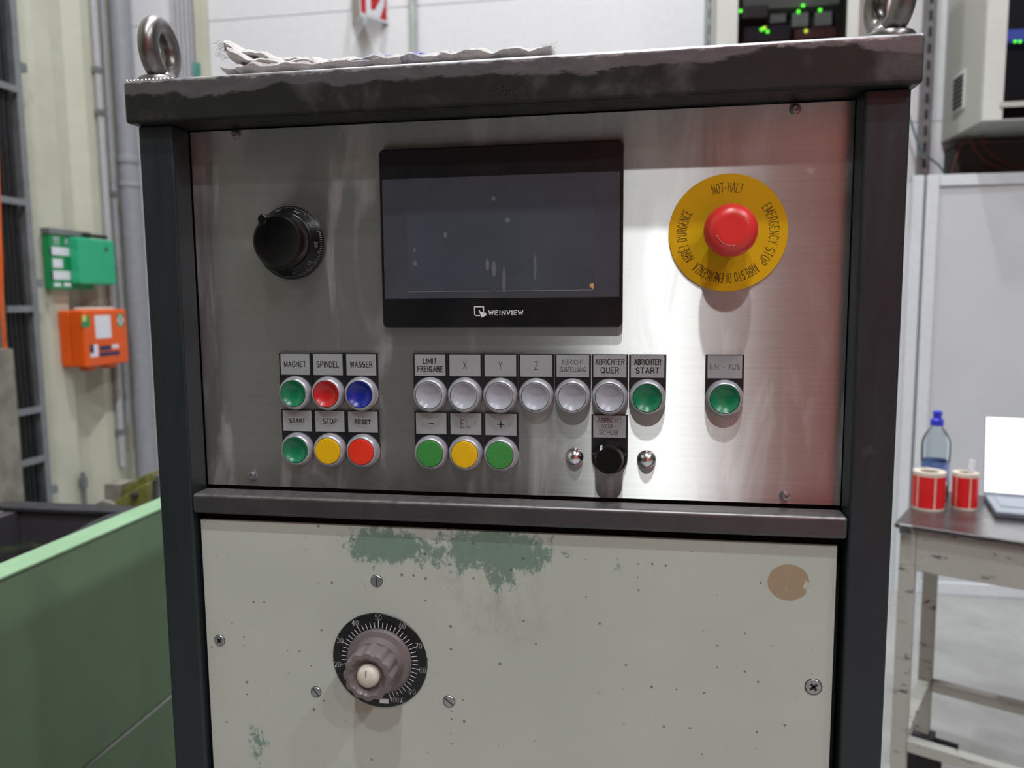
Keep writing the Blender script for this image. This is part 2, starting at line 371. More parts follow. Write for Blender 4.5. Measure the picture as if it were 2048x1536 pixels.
# ------------------------------------------------------------------ stroke lettering
def arc(cx, cy, rx, ry, a0, a1, n=8):
    return [(cx + rx * math.cos(math.radians(a0 + (a1 - a0) * i / n)), cy + ry * math.sin(math.radians(a0 + (a1 - a0) * i / n))) for i in range(n + 1)]
G = {
 'A': (.72, [[(0, 0), (.36, 1), (.72, 0)], [(.13, .34), (.59, .34)]]),
 'B': (.62, [[(0, 0), (0, 1), (.36, 1)] + arc(.36, .76, .22, .24, 90, -90) + [(0, .52)], [(.36, .52)] + arc(.36, .26, .26, .26, 90, -90) + [(0, 0)]]),
 'C': (.68, [arc(.36, .5, .36, .5, 45, 315, 14)]),
 'D': (.66, [[(0, 0), (0, 1), (.28, 1)] + arc(.28, .5, .38, .5, 90, -90, 10) + [(0, 0)]]),
 'E': (.56, [[(.56, 0), (0, 0), (0, 1), (.56, 1)], [(0, .52), (.48, .52)]]),
 'F': (.54, [[(0, 0), (0, 1), (.54, 1)], [(0, .52), (.46, .52)]]),
 'G': (.72, [arc(.36, .5, .36, .5, 45, 340, 14) + [(.7, .45), (.42, .45)]]),
 'H': (.64, [[(0, 0), (0, 1)], [(.64, 0), (.64, 1)], [(0, .52), (.64, .52)]]),
 'I': (.08, [[(.04, 0), (.04, 1)]]),
 'L': (.52, [[(0, 1), (0, 0), (.52, 0)]]),
 'M': (.76, [[(0, 0), (0, 1), (.38, .12), (.76, 1), (.76, 0)]]),
 'N': (.66, [[(0, 0), (0, 1), (.66, 0), (.66, 1)]]),
 'O': (.72, [arc(.36, .5, .36, .5, 90, 450, 18)]),
 'P': (.58, [[(0, 0), (0, 1), (.34, 1)] + arc(.34, .74, .24, .26, 90, -90) + [(0, .48)]]),
 'Q': (.74, [arc(.36, .5, .36, .5, 90, 450, 18), [(.46, .26), (.74, -.04)]]),
 'R': (.62, [[(0, 0), (0, 1), (.36, 1)] + arc(.36, .75, .24, .25, 90, -90) + [(0, .5)], [(.34, .5), (.62, 0)]]),
 'S': (.6, [arc(.3, .75, .28, .25, 40, 270, 10) + arc(.3, .25, .3, .25, 90, -140, 10)]),
 'T': (.62, [[(0, 1), (.62, 1)], [(.31, 0), (.31, 1)]]),
 'U': (.64, [[(0, 1), (0, .3)] + arc(.32, .3, .32, .3, 180, 360, 10) + [(.64, 1)]]),
 'V': (.66, [[(0, 1), (.33, 0), (.66, 1)]]),
 'W': (.92, [[(0, 1), (.23, 0), (.46, .9), (.69, 0), (.92, 1)]]),
 'X': (.64, [[(0, 0), (.64, 1)], [(0, 1), (.64, 0)]]),
 'Y': (.64, [[(0, 1), (.32, .48), (.64, 1)], [(.32, .48), (.32, 0)]]),
 'Z': (.6, [[(0, 1), (.6, 1), (0, 0), (.6, 0)]]),
 '0': (.56, [arc(.28, .5, .28, .5, 90, 450, 16)]),
 '1': (.24, [[(0, .78), (.2, 1), (.2, 0)]]),
 '2': (.54, [arc(.27, .72, .26, .28, 170, -30, 9) + [(0, 0), (.54, 0)]]),
 '3': (.54, [arc(.25, .76, .24, .24, 150, -90, 9) + arc(.25, .26, .28, .26, 90, -150, 10)]),
 '4': (.58, [[(.42, 0), (.42, 1), (0, .3), (.58, .3)]]),
 '5': (.54, [[(.48, 1), (.08, 1), (.04, .54)] + arc(.25, .32, .28, .32, 120, -140, 11)]),
 '6': (.56, [[(.4, 1), (.06, .46)] + arc(.28, .31, .28, .31, 150, 510, 14)]),
 '7': (.54, [[(0, 1), (.54, 1), (.18, 0)]]),
 '8': (.56, [arc(.28, .76, .22, .24, 90, 450, 14), arc(.28, .27, .28, .27, 90, 450, 14)]),
 '9': (.56, [arc(.28, .69, .28, .31, 0, 360, 14), [(.54, .6), (.18, 0)]]),
 '-': (.4, [[(.04, .45), (.36, .45)]]), '+': (.6, [[(0, .5), (.6, .5)], [(.3, .2), (.3, .8)]]),
 '%': (.7, [[(.1, 0), (.6, 1)], arc(.14, .8, .14, .18, 90, 450, 8), arc(.56, .2, .14, .18, 90, 450, 8)]),
 "'": (.1, [[(.05, 1), (.05, .75)]]), ' ': (.35, []), '!': (.2, [[(.1, 1), (.1, .4)], [(.05, .06), (.16, .02)]]),
 '\u00ca': (.56, [[(.56, 0), (0, 0), (0, 1), (.56, 1)], [(0, .52), (.48, .52)], [(.14, 1.12), (.28, 1.26), (.42, 1.12)]]),
}
def strokes(text, h, sx=1.0, gap=.29):
    x = 0; out = []
    for ch in text:
        w, pl = G[ch]
        for p in pl: out.append([((x + a * sx) * h, b * h) for a, b in p])
        x += w * sx + gap * sx
    x -= gap * sx
    return out, x * h
def ribbon(mb, pts, w, mp):
    for (a, b) in zip(pts[:-1], pts[1:]):
        dx, dy = b[0] - a[0], b[1] - a[1]; L = math.hypot(dx, dy)
        if L < 1e-9: continue
        dx /= L; dy /= L; e = w * .4; nx, ny = -dy * w / 2, dx * w / 2
        q = [(a[0] - dx * e - nx, a[1] - dy * e - ny), (b[0] + dx * e - nx, b[1] + dy * e - ny), (b[0] + dx * e + nx, b[1] + dy * e + ny), (a[0] - dx * e + nx, a[1] - dy * e + ny)]
        mb.add([mp(*p) for p in q], [(0, 1, 2, 3)])
def text_on(mb, text, h, w, cx, cz, y, sx=1.0, gap=.29, ex=Vector((1, 0, 0)), ez=Vector((0, 0, 1)), o=None):
    """centred text on the XZ plane at depth y (or on plane o, ex, ez)"""
    st, L = strokes(text, h, sx, gap); o = o if o is not None else Vector((cx, y, cz))
    for p in st: ribbon(mb, p, w, lambda a, b: o + ex * (a - L / 2) + ez * (b - h / 2))
def text_round(mb, text, h, w, c, r, a_mid, y, sx=1.0, gap=.29, flip=False):
    """text along a circle around c; a_mid in degrees clockwise from the top; letters stand outwards"""
    L = strokes(text, h, sx, gap)[1]; x = 0
    for ch in text:
        wd, pl = G[ch]; ccx = (x + wd * sx / 2) * h
        ang = math.radians(a_mid) + (ccx - L / 2) / r
        rad = Vector((math.sin(ang), 0, math.cos(ang))); tn = Vector((math.cos(ang), 0, -math.sin(ang)))
        o = Vector((c[0], y, c[1])) + rad * r
        for p in pl: ribbon(mb, [((a - wd / 2) * sx * h, (b - .5) * h) for a, b in p], w, lambda a, b: o + tn * a + rad * b)
        x += wd * sx + gap * sx

# ================================================================== SETTING
HX0, HX1, HY0, HY1, HZ = -2.8, 7.5, -9.5, 3.5, 7.2
struct(bx(HX0 - .2, HX1 + .2, HY0 - .2, HY1 + .2, -.15, 0).build('floor', 'floor'))
struct(bx(HX0 - .2, HX1 + .2, HY0 - .2, HY1 + .2, HZ, HZ + .15).build('ceiling', 'hall_grey'))
struct(bx(HX1, HX1 + .2, HY0, HY1, 0, HZ).build('wall_right', 'hall_grey'))
struct(bx(HX0, HX1, HY0 - .2, HY0, 0, HZ).build('wall_front', 'hall_grey'))
# back wall: core with horizontal sandwich panels standing proud, joints between them
wb = struct(bx(HX0, HX1, HY1 + .04, HY1 + .2, 0, HZ).build('wall_back', 'white_paint'))
zs = [0, 1.10, 2.225, 2.925, 4.05, 5.175, 6.3, HZ]
for a, b in zip(zs[:-1], zs[1:]):
    bx(HX0, HX1, HY1, HY1 + .04, a + .001, b - .001).build('panel', 'white_paint', wb, .004)
# left wall: trapezoidal sheet, vertical ribs
wl = MB(); prof = [(HY0, 0)]
y = 2.735 - .34 * 36
while y < HY1:
    prof += [(y, 0), (y + .06, .06), (y + .18, .06), (y + .22, 0)] if y > HY0 else []
    y += .34
prof = [p for p in prof if p[0] <= HY1] + [(HY1, 0)]
n = len(prof)
vs = [(HX0 - .025 + d, yy, z) for z in (0, HZ) for yy, d in prof] + [(HX0 - .2, yy, z) for z in (0, HZ) for yy, d in prof]
fs = []
for i in range(n - 1):
    fs += [(i, i + 1, n + i + 1, n + i), (2 * n + i, 3 * n + i, 3 * n + i + 1, 2 * n + i + 1), (i, 2 * n + i, 2 * n + i + 1, i + 1), (n + i, n + i + 1, 3 * n + i + 1, 3 * n + i)]
fs += [(0, n, 3 * n, 2 * n), (n - 1, 3 * n - 1, 4 * n - 1, 2 * n - 1)]
struct(wl.add(vs, fs).build('wall_left', 'beige_wall'))

# ------------------------------------------------------------------ hall lamps (light sources)
def lamp(x, y, label):
    t = thing('hall_lamp', (x, y, HZ - .62), label, 'lamp', 'high bay lamps under the hall ceiling')
    MB().lathe([(.20, 0), (.205, .01), (.17, .12), (.09, .2), (.085, .32), (.03, .34), (.012, .36), (.012, .62)], (x, y, HZ - .62), (0, 0, 1), 28, False, True).build('housing', 'lamp_housing', t)
    MB().lathe([(.09, 0), (.08, .012)], (x, y, HZ - .62 + .09), (0, 0, 1), 16).build('lens', 'lamp_glow', t)
    ld = bpy.data.lights.new('lamp_light', 'AREA'); ld.shape = 'DISK'; ld.size = .18; ld.energy = LAMP_POWER; ld.color = LAMP_COLOR
    lo = bpy.data.objects.new('lamp_light', ld); COL.objects.link(lo); lo.location = (x, y, HZ - .62 + .088); WL[lo.name] = Vector(lo.location); par(lo, t)
ORD = ('nearest', 'second', 'third', 'fourth', 'fifth')
for i, y in enumerate((1.8, -.1, -2.0, -3.9)): lamp(.24, y, 'round high bay lamp above the console row, %s from the back wall' % ORD[i])
lamp(-1.6, 1.8, 'round high bay lamp near the left wall above the back wall conduits')
for i, y in enumerate((-2.0, -3.9, -5.8)): lamp(4.15, y, 'round high bay lamp in the right-hand row, %s from the back wall' % ORD[i])

# ================================================================== CONTROL CONSOLE
PF, XI, XO = -.0265, .272, .303            # post front plane, inner and outer edges
con = thing('control_console', (0, .3, 0), 'dark steel control console with brushed panel of push buttons and touch screen', 'control console')
for sx in (-1, 1):
    a, b = sorted((sx * XI, sx * XO))
    bx(a, b, PF, -.0008, .05, 1.5469).build('post', 'post', con, .002)
    bx(a, b, .59, .62, .05, 1.5469).build('post', 'post', con, .002)
    bx(min(a, b) + .004, max(a, b) - .004, -.0004, .5896, .1, 1.546).build('side_sheet', 'side_sheet', con)
cap = MB()
CF, CZ0, CZ1, CX = -.0365, 1.547, 1.5815, .3075
cap.box(-CX, CX, CF, .63, CZ0, CZ1)
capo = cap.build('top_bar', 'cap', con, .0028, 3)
bx(-.266, .266, .604, .608, .1, 1.54).build('back_sheet', 'side_sheet', con)
bx(-.30, .30, -.02, .62, .05, .09).build('base_plate', 'post', con, .003)
cbo = bx(-XI + .0005, XI - .0005, PF - .0005, -.003, 1.2155, 1.2333).build('crossbar', 'bar', con, .003, 3)
bx(-.2705, .2705, .004, .008, .12, 1.53).build('inner_backing', 'interior_black', con)  # unseen backing added behind the panel to block light
# weld bead row at the left end of the bar
wb_ = MB()
for i in range(13):
    wb_.lathe([(.0001, -.0016), (.0013, -.001), (.0017, 0), (.0013, .001), (.0001, .0016)], (-.304 + i * .0034, CF + .0016, CZ1 - .0009), (1, 0, 0), 8, False, False)
wb_.build('weld_bead', 'zinc', con)
hw = MB()
hp = A(990, 190, CF - .0002)
for pl in ([(.0035, .006), (.001, .0055), (0, .003), (.0005, 0), (.003, .0005), (.004, .003), (.002, .003)], [(.0085, .006), (.0065, .0055), (.007, .0035), (.009, .0025), (.0085, .0005), (.006, 0)], [(.0125, 0), (.0125, .003), (.014, .005), (.0155, .004), (.017, -.001)]):
    ribbon(hw, pl, .0008, lambda a, b: hp + Vector((a, 0, b)))
hw.build('handwritten_mark', 'dark_slot', con)

# stainless panel
pan = bx(-XI + .0004, XI - .0004, 0, .003, 1.2353, 1.5456).build('front_panel', 'brushed', con)
def screw_socket(u, v, r=.0036):
    p = A(u, v, -.001)
    s_ = MB().lathe([(r * 1.25, 0), (r * 1.25, .0006), (r, .0008), (r, .0022), (r * .8, .0034), (r * .52, .0037), (r * .5, .0018), (.0001, .0016)], (p.x, 0, p.z), (0, -1, 0), 20, True, False).build('panel_screw', 'zinc', con)
for u, v in ((471, 270), (1591, 219), (504, 951), (1570, 992)): screw_socket(u, v)
dm = MB().lathe([(.0078, 0), (.0076, .0012), (.0066, .0034), (.0048, .0053), (.0025, .0065), (.0001, .0069)], (0, 0, 0), (0, -1, 0), 32, True, False)
for u, v in ((1149, 915), (1293, 920)):
    p = A(u, v, -.002); dm.v = [Vector(w) for w in dm.v]
    m2 = MB(); m2.v = [w + Vector((p.x, 0, p.z)) for w in dm.v]; m2.f = dm.f; m2.sm = dm.sm
    lab(m2.build('dome_plug', 'chrome', con), 'polished chrome dome plug')

# ---- push buttons
PITCH, RP = .03017, .0148
def plate_mesh(cx, ztop, w=.0297, full=.0494):
    r = w / 2; zc = ztop - full + r
    pts = [(cx - r, 0, ztop), (cx - r, 0, zc)] + [(cx + r * math.cos(PI + PI * i / 14), 0, zc + r * math.sin(PI + PI * i / 14)) for i in range(1, 14)] + [(cx + r, 0, zc), (cx + r, 0, ztop)]
    return MB().prism(pts, (0, -.0019, 0))
CONC = [(.0113, 0), (.0113, .0087), (.0110, .0092), (.0103, .0088), (.0090, .0076), (.0070, .0064), (.004, .0055), (.0001, .0051)]
FLAT = [(.0113, 0), (.0113, .0094), (.0109, .0100), (.0104, .0101), (.006, .0099), (.0001, .0098)]
RING = [(.0147, .0015), (.0149, .003), (.0147, .0048), (.0139, .0069), (.0129, .0084), (.0121, .0090), (.0117, .0090), (.01155, .0078), (.01155, .004)]
def button(cx, ztop, lines, lensmat, prof, label, h=.0042, sw=.00066, ts=1.0, ink='engraved', dz=0.0):
    pl = lab(plate_mesh(cx, ztop).build('push_button', 'black_plastic', con), label)
    bx(cx - .0133, cx + .0133, -.0023, -.0019, ztop - .0188, ztop - .0006).build('label_plate', 'silver_label', pl)
    tx = MB(); nl = len(lines)
    for i, (s, hh, sx) in enumerate(lines):
        text_on(tx, s, hh, sw, cx, ztop - .0096 + dz + ((nl - 1) / 2 - i) * h * 1.55, -.00238, sx)
    tx.build('lettering', ink, pl)
    c = (cx, 0, ztop - .0347)
    MB().lathe(RING, c, (0, -1, 0), 40, False, False).build('bezel_ring', 'matt_silver', pl)
    MB().lathe(prof, c, (0, -1, 0), 40, False, False).build('button_cap', lensmat, pl)
    return pl
Z1 = 1.45 - .0952; Z2 = Z1 - .04965
XL = -.19716 + PITCH / 2; XM = -.07579 + PITCH / 2; XE = .16557 + PITCH / 2
button(XL, Z1, [('MAGNET', .0044, .82)], 'green_lens', CONC, 'green lit push button marked MAGNET')
button(XL + PITCH, Z1, [('SPINDEL', .0046, .8)], 'red_lens', CONC, 'red lit push button marked SPINDEL')
button(XL + 2 * PITCH, Z1, [('WASSER', .0046, .78)], 'blue_lens', CONC, 'blue lit push button marked WASSER')
button(XL, Z2, [('START', .0034, .95)], 'green_lens', CONC, 'green lit push button marked START')
button(XL + PITCH, Z2, [('STOP', .0044, .8)], 'yellow_cap', FLAT, 'yellow push button marked STOP')
button(XL + 2 * PITCH, Z2, [('RESET', .0034, 1)], 'red_cap', FLAT, 'orange red push button marked RESET')
for i, (ls, c_, pf, lb, h, ink) in enumerate((
    ([('LIMIT', .0042, .85), ('FREIGABE', .0042, .8)], 'white_lens', CONC, 'white push button marked LIMIT FREIGABE', .0044, 'engraved'),
    ([('X', .0062, .75)], 'white_lens', CONC, 'white push button marked X', .004, 'engraved'),
    ([('Y', .0062, .75)], 'white_lens', CONC, 'white push button marked Y', .004, 'engraved'),
    ([('Z', .0062, .75)], 'white_lens', CONC, 'white push button marked Z', .004, 'engraved'),
    ([('ABRICHT', .0036, .88), ('ZUSTELLUNG', .0034, .72)], 'white_lens', CONC, 'white push button marked ABRICHT ZUSTELLUNG', .0038, 'engraved_faint'),
    ([('ABRICHTER', .0044, .7), ('QUER', .0044, .95)], 'white_lens', CONC, 'white push button marked ABRICHTER QUER', .0044, 'engraved'),
    ([('ABRICHTER', .0042, .66), ('START', .0044, .95)], 'green_lens', CONC, 'green lit push button marked ABRICHTER START', .0044, 'engraved'))):
    button(XM + i * PITCH, Z1, ls, c_, pf, lb, h, .0007 if i in (0, 6) else .00045 if i in (1, 2, 3, 4) else .0006, ink=ink)
button(XM, Z2, [('-', .009, 1.2)], 'green_cap', FLAT, 'light green push button marked minus', sw=.0009)
button(XM + PITCH, Z2, [('EIL', .0064, .75)], 'yellow_cap', FLAT, 'yellow push button marked EIL', sw=.00045)
button(XM + 2 * PITCH, Z2, [('+', .009, 1.0)], 'green_cap', FLAT, 'light green push button marked plus', sw=.0009)
button(XE, Z1, [('EIN - AUS', .0042, .8)], 'green_lens', CONC, 'green lit push button marked EIN AUS', sw=.0004, ink='engraved_faint')
# potentiometer with the same label holder
px = XM + 5 * PITCH
pl = lab(plate_mesh(px, Z2).build('rotary_potentiometer', 'black_plastic', con), 'small black rotary knob marked ABRICHT VORSCHUB')
bx(px - .0133, px + .0133, -.0023, -.0019, Z2 - .0188, Z2 - .0006).build('label_plate', 'silver_label', pl)
tx = MB()
for i, (s, sx) in enumerate((('ABRICHT', .95), ('VOR-', .95), ('SCHUB', .95))): text_on(tx, s, .0036, .0004, px - (.0008 if i else 0), Z2 - .0096 + (1 - i) * .0049, -.00238, sx)
tx.build('lettering', 'engraved_faint', pl)
pc = Vector((px, 0, Z2 - .0347))
MB().lathe([(.0138, .0018), (.0138, .004), (.0124, .0055), (.0118, .0075), (.0110, .0185), (.0103, .0198), (.0001, .0198)], pc, (0, -1, 0), 40, False, False).build('knob', 'black_gloss', pl)
mk_ = MB(); d = Vector((math.sin(math.radians(-32)), 0, math.cos(math.radians(-32)))); tn = Vector((d.z, 0, -d.x))
mk_.add([pc + d * .0122 + Vector((0, -.0078, 0)) - tn * .0011, pc + d * .0122 + Vector((0, -.0078, 0)) + tn * .0011, pc + d * .0115 + Vector((0, -.0186, 0)) + tn * .0011, pc + d * .0115 + Vector((0, -.0186, 0)) - tn * .0011,
         pc + d * .0105 + Vector((0, -.0202, 0)) + tn * .0011, pc + d * .0105 + Vector((0, -.0202, 0)) - tn * .0011], [(0, 1, 2, 3), (3, 2, 4, 5)])
mk_.build('pointer_mark', 'white_print', pl)

# ---- emergency stop
ec = Vector((.1808, 0, 1.4498))
es = MB().lathe([(.0451, 0), (.0453, .0006), (.0451, .0012), (.0001, .0012)], ec, (0, -1, 0), 72, True, False, False).build('emergency_stop', 'yellow_disc', con)
lab(es, 'red emergency stop mushroom on a yellow disc')
tx = MB(); c2 = (ec.x, ec.z); yy = -.00128
for word, mid, span in (('NOT-HALT', -1.2, 38), ('EMERGENCY STOP', 93, 78), ('ARRESTO DI EMERGENZA', 182, 85), ("ARR\u00caT D'URGENCE", 266.5, 67)):
    L1 = strokes(word, .0072, 1.0, .34)[1]
    text_round(tx, word, .0072, .0005, c2, .0350, mid, yy, math.radians(span) * .0350 / L1, .34)
tx.build('lettering', 'yellow_print', es)
MB().lathe([(.0145, .001), (.0145, .018), (.0150, .019)], ec, (0, -1, 0), 36, False, False).build('collar', 'black_plastic', es)
MB().lathe([(.014, .0185), (.0188, .0195), (.0198, .0215), (.0199, .025), (.0192, .029), (.0170, .0330), (.0135, .0355), (.0105, .0362), (.0085, .0360), (.0001, .0362)], ec, (0, -1, 0), 48, True, False).build('mushroom_head', 'red_mushroom', es)
ar = MB()
for a0 in (200, 20):
    pts = [(.0118 * math.cos(math.radians(a0 + i * 8)), .0118 * math.sin(math.radians(a0 + i * 8))) for i in range(11)]
    ribbon(ar, pts, .0006, lambda a, b: ec + Vector((a, -.0361 , b)))
ar.build('turn_arrow', mk('mushroom_line', 'e58a84', .5), es)

# ---- handwheel encoder
dc = Vector((-.1815, 0, 1.4494))
hd = MB().lathe([(.0308, 0), (.0310, .002), (.0308, .0042), (.0298, .0048), (.0248, .0150), (.0240, .0156), (.0232, .0160)], dc, (0, -1, 0), 64, True, True).build('hand_wheel', 'black_gloss', con)
lab(hd, 'black round hand wheel with white scale')
MB().lathe([(.0228, .0155), (.0230, .018), (.0224, .0262), (.0212, .0284), (.0198, .0290), (.0190, .0286), (.0001, .0284)], dc, (0, -1, 0), 64, False, False).build('wheel_face', 'black_gloss', hd)
h2 = A(533, 440, -.0290)
MB().lathe([(.0042, 0), (.0044, .004), (.0040, .0085), (.003, .0095), (.0001, .0097)], (h2.x, -.0275, h2.z), (0, -1, 0), 20, True, False).build('finger_knob', 'black_gloss', hd)
tk = MB()
def conept(ang, q):          # q: 0 at the foot of the cone, 1 at its top
    r = .0300 + (.0250 - .0300) * q; h = .0050 + (.0150 - .0050) * q
    return dc + Vector((math.sin(ang) * r, -h, math.cos(ang) * r))
for i in range(100):
    a = 2 * PI * i / 100; q1 = .42 if i % 10 == 0 else .34 if i % 5 == 0 else .26
    w = .00022 / .029
    tk.add([conept(a - w, .04), conept(a + w, .04), conept(a + w, q1), conept(a - w, q1)], [(0, 1, 2, 3)])
for k in range(10):
    a = math.radians(95 - (k * 10 - 20) * 3.6)
    rad = Vector((math.sin(a), 0, math.cos(a))); tn = Vector((math.cos(a), 0, -math.sin(a)))
    up = (conept(a, .9) - conept(a, .4)).normalized()
    text_on(tk, str(k * 10), .0034, .0004, 0, 0, 0, .9, ex=tn, ez=-up, o=conept(a, .66) + Vector((0, -.0002, 0)) + rad * .0002)
tk.build('scale_print', 'dim_print', hd)

# ---- touch screen
def rrect(x0, x1, z0, z1, r, y, n=6):
    pts = []
    for cx, cz, a in ((x1 - r, z1 - r, 0), (x0 + r, z1 - r, 90), (x0 + r, z0 + r, 180), (x1 - r, z0 + r, 270)):
        for i in range(n + 1):
            an = math.radians(a + 90 * i / n); pts.append(Vector((cx + r * math.cos(an), y, cz + r * math.sin(an))))
    return pts
hm = MB().prism(rrect(-.1002, .1002, 1.45 - .07325, 1.45 + .07325, .0045, 0), (0, -.006, 0)).build('touch_screen', 'black_bezel', con, .0012, 2)
lab(hm, 'black framed touch screen with dark display')
def Hq(u, v, y=-.0062): return A(u, v, y)
def quad(mb, a, b, y):
    return mb.box(min(a.x, b.x), max(a.x, b.x), y, -.006, min(a.z, b.z), max(a.z, b.z))
f0, f1 = Hq(762, 356), Hq(1243, 594)
bx(-.0975, .0975, -.00622, -.0059, f1.z, Hq(1000, 351).z).build('touch_film', 'touch_film', hm)
s0, s1 = Hq(812, 374), Hq(1187, 582)
lcd = bx(s0.x, s1.x, -.00635, -.0061, Hq(1000, 581.5).z, Hq(1000, 367).z).build('display', 'lcd', hm)
bx(s0.x, s1.x, -.0064, -.0061, Hq(1000, 581.5).z - .0003, Hq(1000, 581.5).z).build('display_edge', 'dim_print', hm)
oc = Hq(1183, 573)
MB().prism([(oc.x + .0018, -.00635, oc.z - .0025), (oc.x + .0018, -.00635, oc.z + .0025), (oc.x - .0012, -.00635, oc.z + .0022), (oc.x - .0015, -.00635, oc.z)], (0, -.0001, 0)).build('corner_glint', mk('amber_glint', 'c89858', .4), hm)  # orange glint in the screen corner, painted as a flat coloured piece
dr = MB()                                     # dried drips on the glass
for u, v, w, h in ((975, 530, 4, 12), (988, 538, 5, 16), (1008, 560, 4, 26), (1070, 535, 3, 26), (830, 527, 5, 5), (891, 470, 4, 6), (987, 397, 4, 5), (1015, 440, 5, 5), (829, 500, 3, 4)):
    c = Hq(u, v); pts = []
    for i in range(12):
        a = 2 * PI * i / 12; pts.append((c.x + w / 2500 * math.cos(a), -.00636, c.z + h / 2500 * math.sin(a)))
    dr.add(pts, [list(range(12))])
dr.build('dried_drips', mk('drip', '5c606a', .5), hm)['kind'] = 'stuff'
lg = MB(); ly = -.00606; sc = 1 / 2480
def lp(u, v): return Hq(u, v, ly)
for quadp in (((948, 612.5), (968, 612.5), (968, 614.5), (948, 614.5)), ((948, 614), (950, 614), (950.5, 632), (948.5, 632)), ((966, 614), (968, 614), (968, 623), (966, 623)), ((948.5, 630), (959.5, 630), (960.5, 632), (948.5, 632))):
    lg.add([lp(*q) for q in quadp], [(0, 1, 2, 3)])
lg.add([lp(*q) for q in ((957, 620.5), (958.5, 619.5), (962, 624.5), (965.5, 623.5), (967, 625), (970.5, 624.5), (973.5, 630), (963.5, 635.2))], [list(range(8))])
wm = lp(1011.5, 625.3); stz, L_ = strokes('WE!NVIEW', .0036, 1.0, .34)
for p in stz: ribbon(lg, p, .00066, lambda a, b: Vector((wm.x + a * (.0283 / L_) - .01415, ly, wm.z + b - .00185)))
lg.build('maker_logo', 'white_print', hm)

# ---- lower painted panel
LY = -.02
MT['painted'] = mat_painted(A(1577, 1165, LY), [(A(775, 1092, LY), .038, .016, .42, .60), (A(985, 1100, LY), .055, .022, .42, .60), (A(1010, 1150, LY), .020, .018, .6, .78), (A(1240, 1130, LY), .040, .018, .95, 1.2), (A(515, 1480, LY), .016, .032, .80, 1.0)], A(985, 1205, LY))
lp_ = lab(bx(-.2688, .266, LY, LY + .004, .16, 1.2085).build('lower_panel', 'painted', con, .0006), 'cream painted lower panel with green scuffs')
bx(-XI + .001, XI - .001, -.008, -.004, .1, 1.2152).build('inner_backing', 'interior_black', con)
def screw_slot(u, v, r, ang, cross=False):
    p = A(u, v, LY - .0004)
    s_ = MB().lathe([(r, 0), (r, .0004), (r * .92, .0008), (.0001, .0009)], (p.x, LY, p.z), (0, -1, 0), 24, True, False, False).build('countersunk_screw', 'zinc', con)
    MB().lathe([(r * 1.09, 0), (r * 1.09, .0002), (r, .0002)], (p.x, LY, p.z), (0, -1, 0), 24, False, False, False).build('screw_rim', 'dark_slot', s_)
    m = MB()
    for a in ((ang, ang + 90) if cross else (ang,)):
        d = Vector((math.cos(math.radians(a)), 0, math.sin(math.radians(a)))); t_ = Vector((-d.z, 0, d.x)); L = r * (.55 if cross else .95); w = r * (.16 if cross else .09)
        o = Vector((p.x, LY - .00095, p.z)); m.add([o - d * L - t_ * w, o + d * L - t_ * w, o + d * L + t_ * w, o - d * L + t_ * w], [(0, 1, 2, 3)])
    m.build('slot', 'dark_slot', s_)
screw_slot(753, 1162, .0050, 90); screw_slot(632, 1384, .0046, -52); screw_slot(898, 1403, .0050, -38)
screw_slot(439, 1281, .0048, 45, True); screw_slot(1627, 1374, .0062, 40, True)
# speed dial
sc_ = A(760, 1320, LY)
sd = lab(MB().lathe([(.0425, 0), (.0427, .0006), (.042, .0012), (.0001, .0012)], sc_, (0, -1, 0), 72, True, False, False).build('speed_dial', 'black_bezel', con), 'black percent dial with grey fluted knob')
tx = MB(); ty = LY - .00128
for k in range(2, 11):
    a = -99 + (k - 2) * 33
    ra = math.radians(a)
    if k < 10: text_on(tx, str(k * 10), .0046, .00045, sc_.x + .0388 * math.sin(ra), sc_.z + .0388 * math.cos(ra), ty, .85)
for k in range(20, 101, 2):
    a = math.radians(-99 + (k - 20) * 3.3); d = Vector((math.sin(a), 0, math.cos(a))); t_ = Vector((d.z, 0, -d.x)); w = .0003
    r1 = .0370 if k % 10 == 0 else .0345; o = Vector((sc_.x, ty, sc_.z))
    tx.add([o + d * .0295 - t_ * w, o + d * .0295 + t_ * w, o + d * r1 + t_ * w, o + d * r1 - t_ * w], [(0, 1, 2, 3)])
hp = A(794, 1400, LY - .0013); text_on(tx, '100%', .0044, .0005, hp.x, hp.z, ty, .8)
wp = A(768, 1402, LY - .0013); tx.add([(wp.x - .004, ty, wp.z - .0022), (wp.x + .004, ty, wp.z - .0022), (wp.x + .004, ty, wp.z + .0022), (wp.x - .004, ty, wp.z + .0022)], [(0, 1, 2, 3)])
tx.build('scale_print', 'white_print', sd)
MB().lathe([(.0290, .001), (.0292, .003), (.0278, .0052), (.0235, .0066), (.0228, .0085), (.0215, .0125), (.019, .013)], sc_, (0, -1, 0), 56, False, True).build('skirt', 'grey_plastic', sd)
flute = lambda a, r, h: 1 - .085 * (.5 - .5 * math.cos(12 * a)) ** 1.6 if h > .0125 and r > .016 else 1
MB().lathe([(.0175, .0118), (.0214, .013), (.0219, .016), (.0216, .0300), (.0206, .0320), (.0168, .0324), (.0150, .0312), (.0125, .0276), (.0105, .0268)], sc_, (0, -1, 0), 96, False, True, True, flute).build('fluted_knob', 'grey_plastic', sd)
MB().lathe([(.0098, .026), (.0098, .0295), (.0090, .0319), (.0068, .0336), (.0035, .0345), (.0001, .0348)], sc_, (0, -1, 0), 36, False, False).build('centre_cap', 'cream_plastic', sd)
ci = MB(); ci.box(sc_.x - .00025, sc_.x + .00025, LY - .0349, LY - .0333, sc_.z + .001, sc_.z + .0068); ci.build('pointer_mark', 'dark_slot', sd)

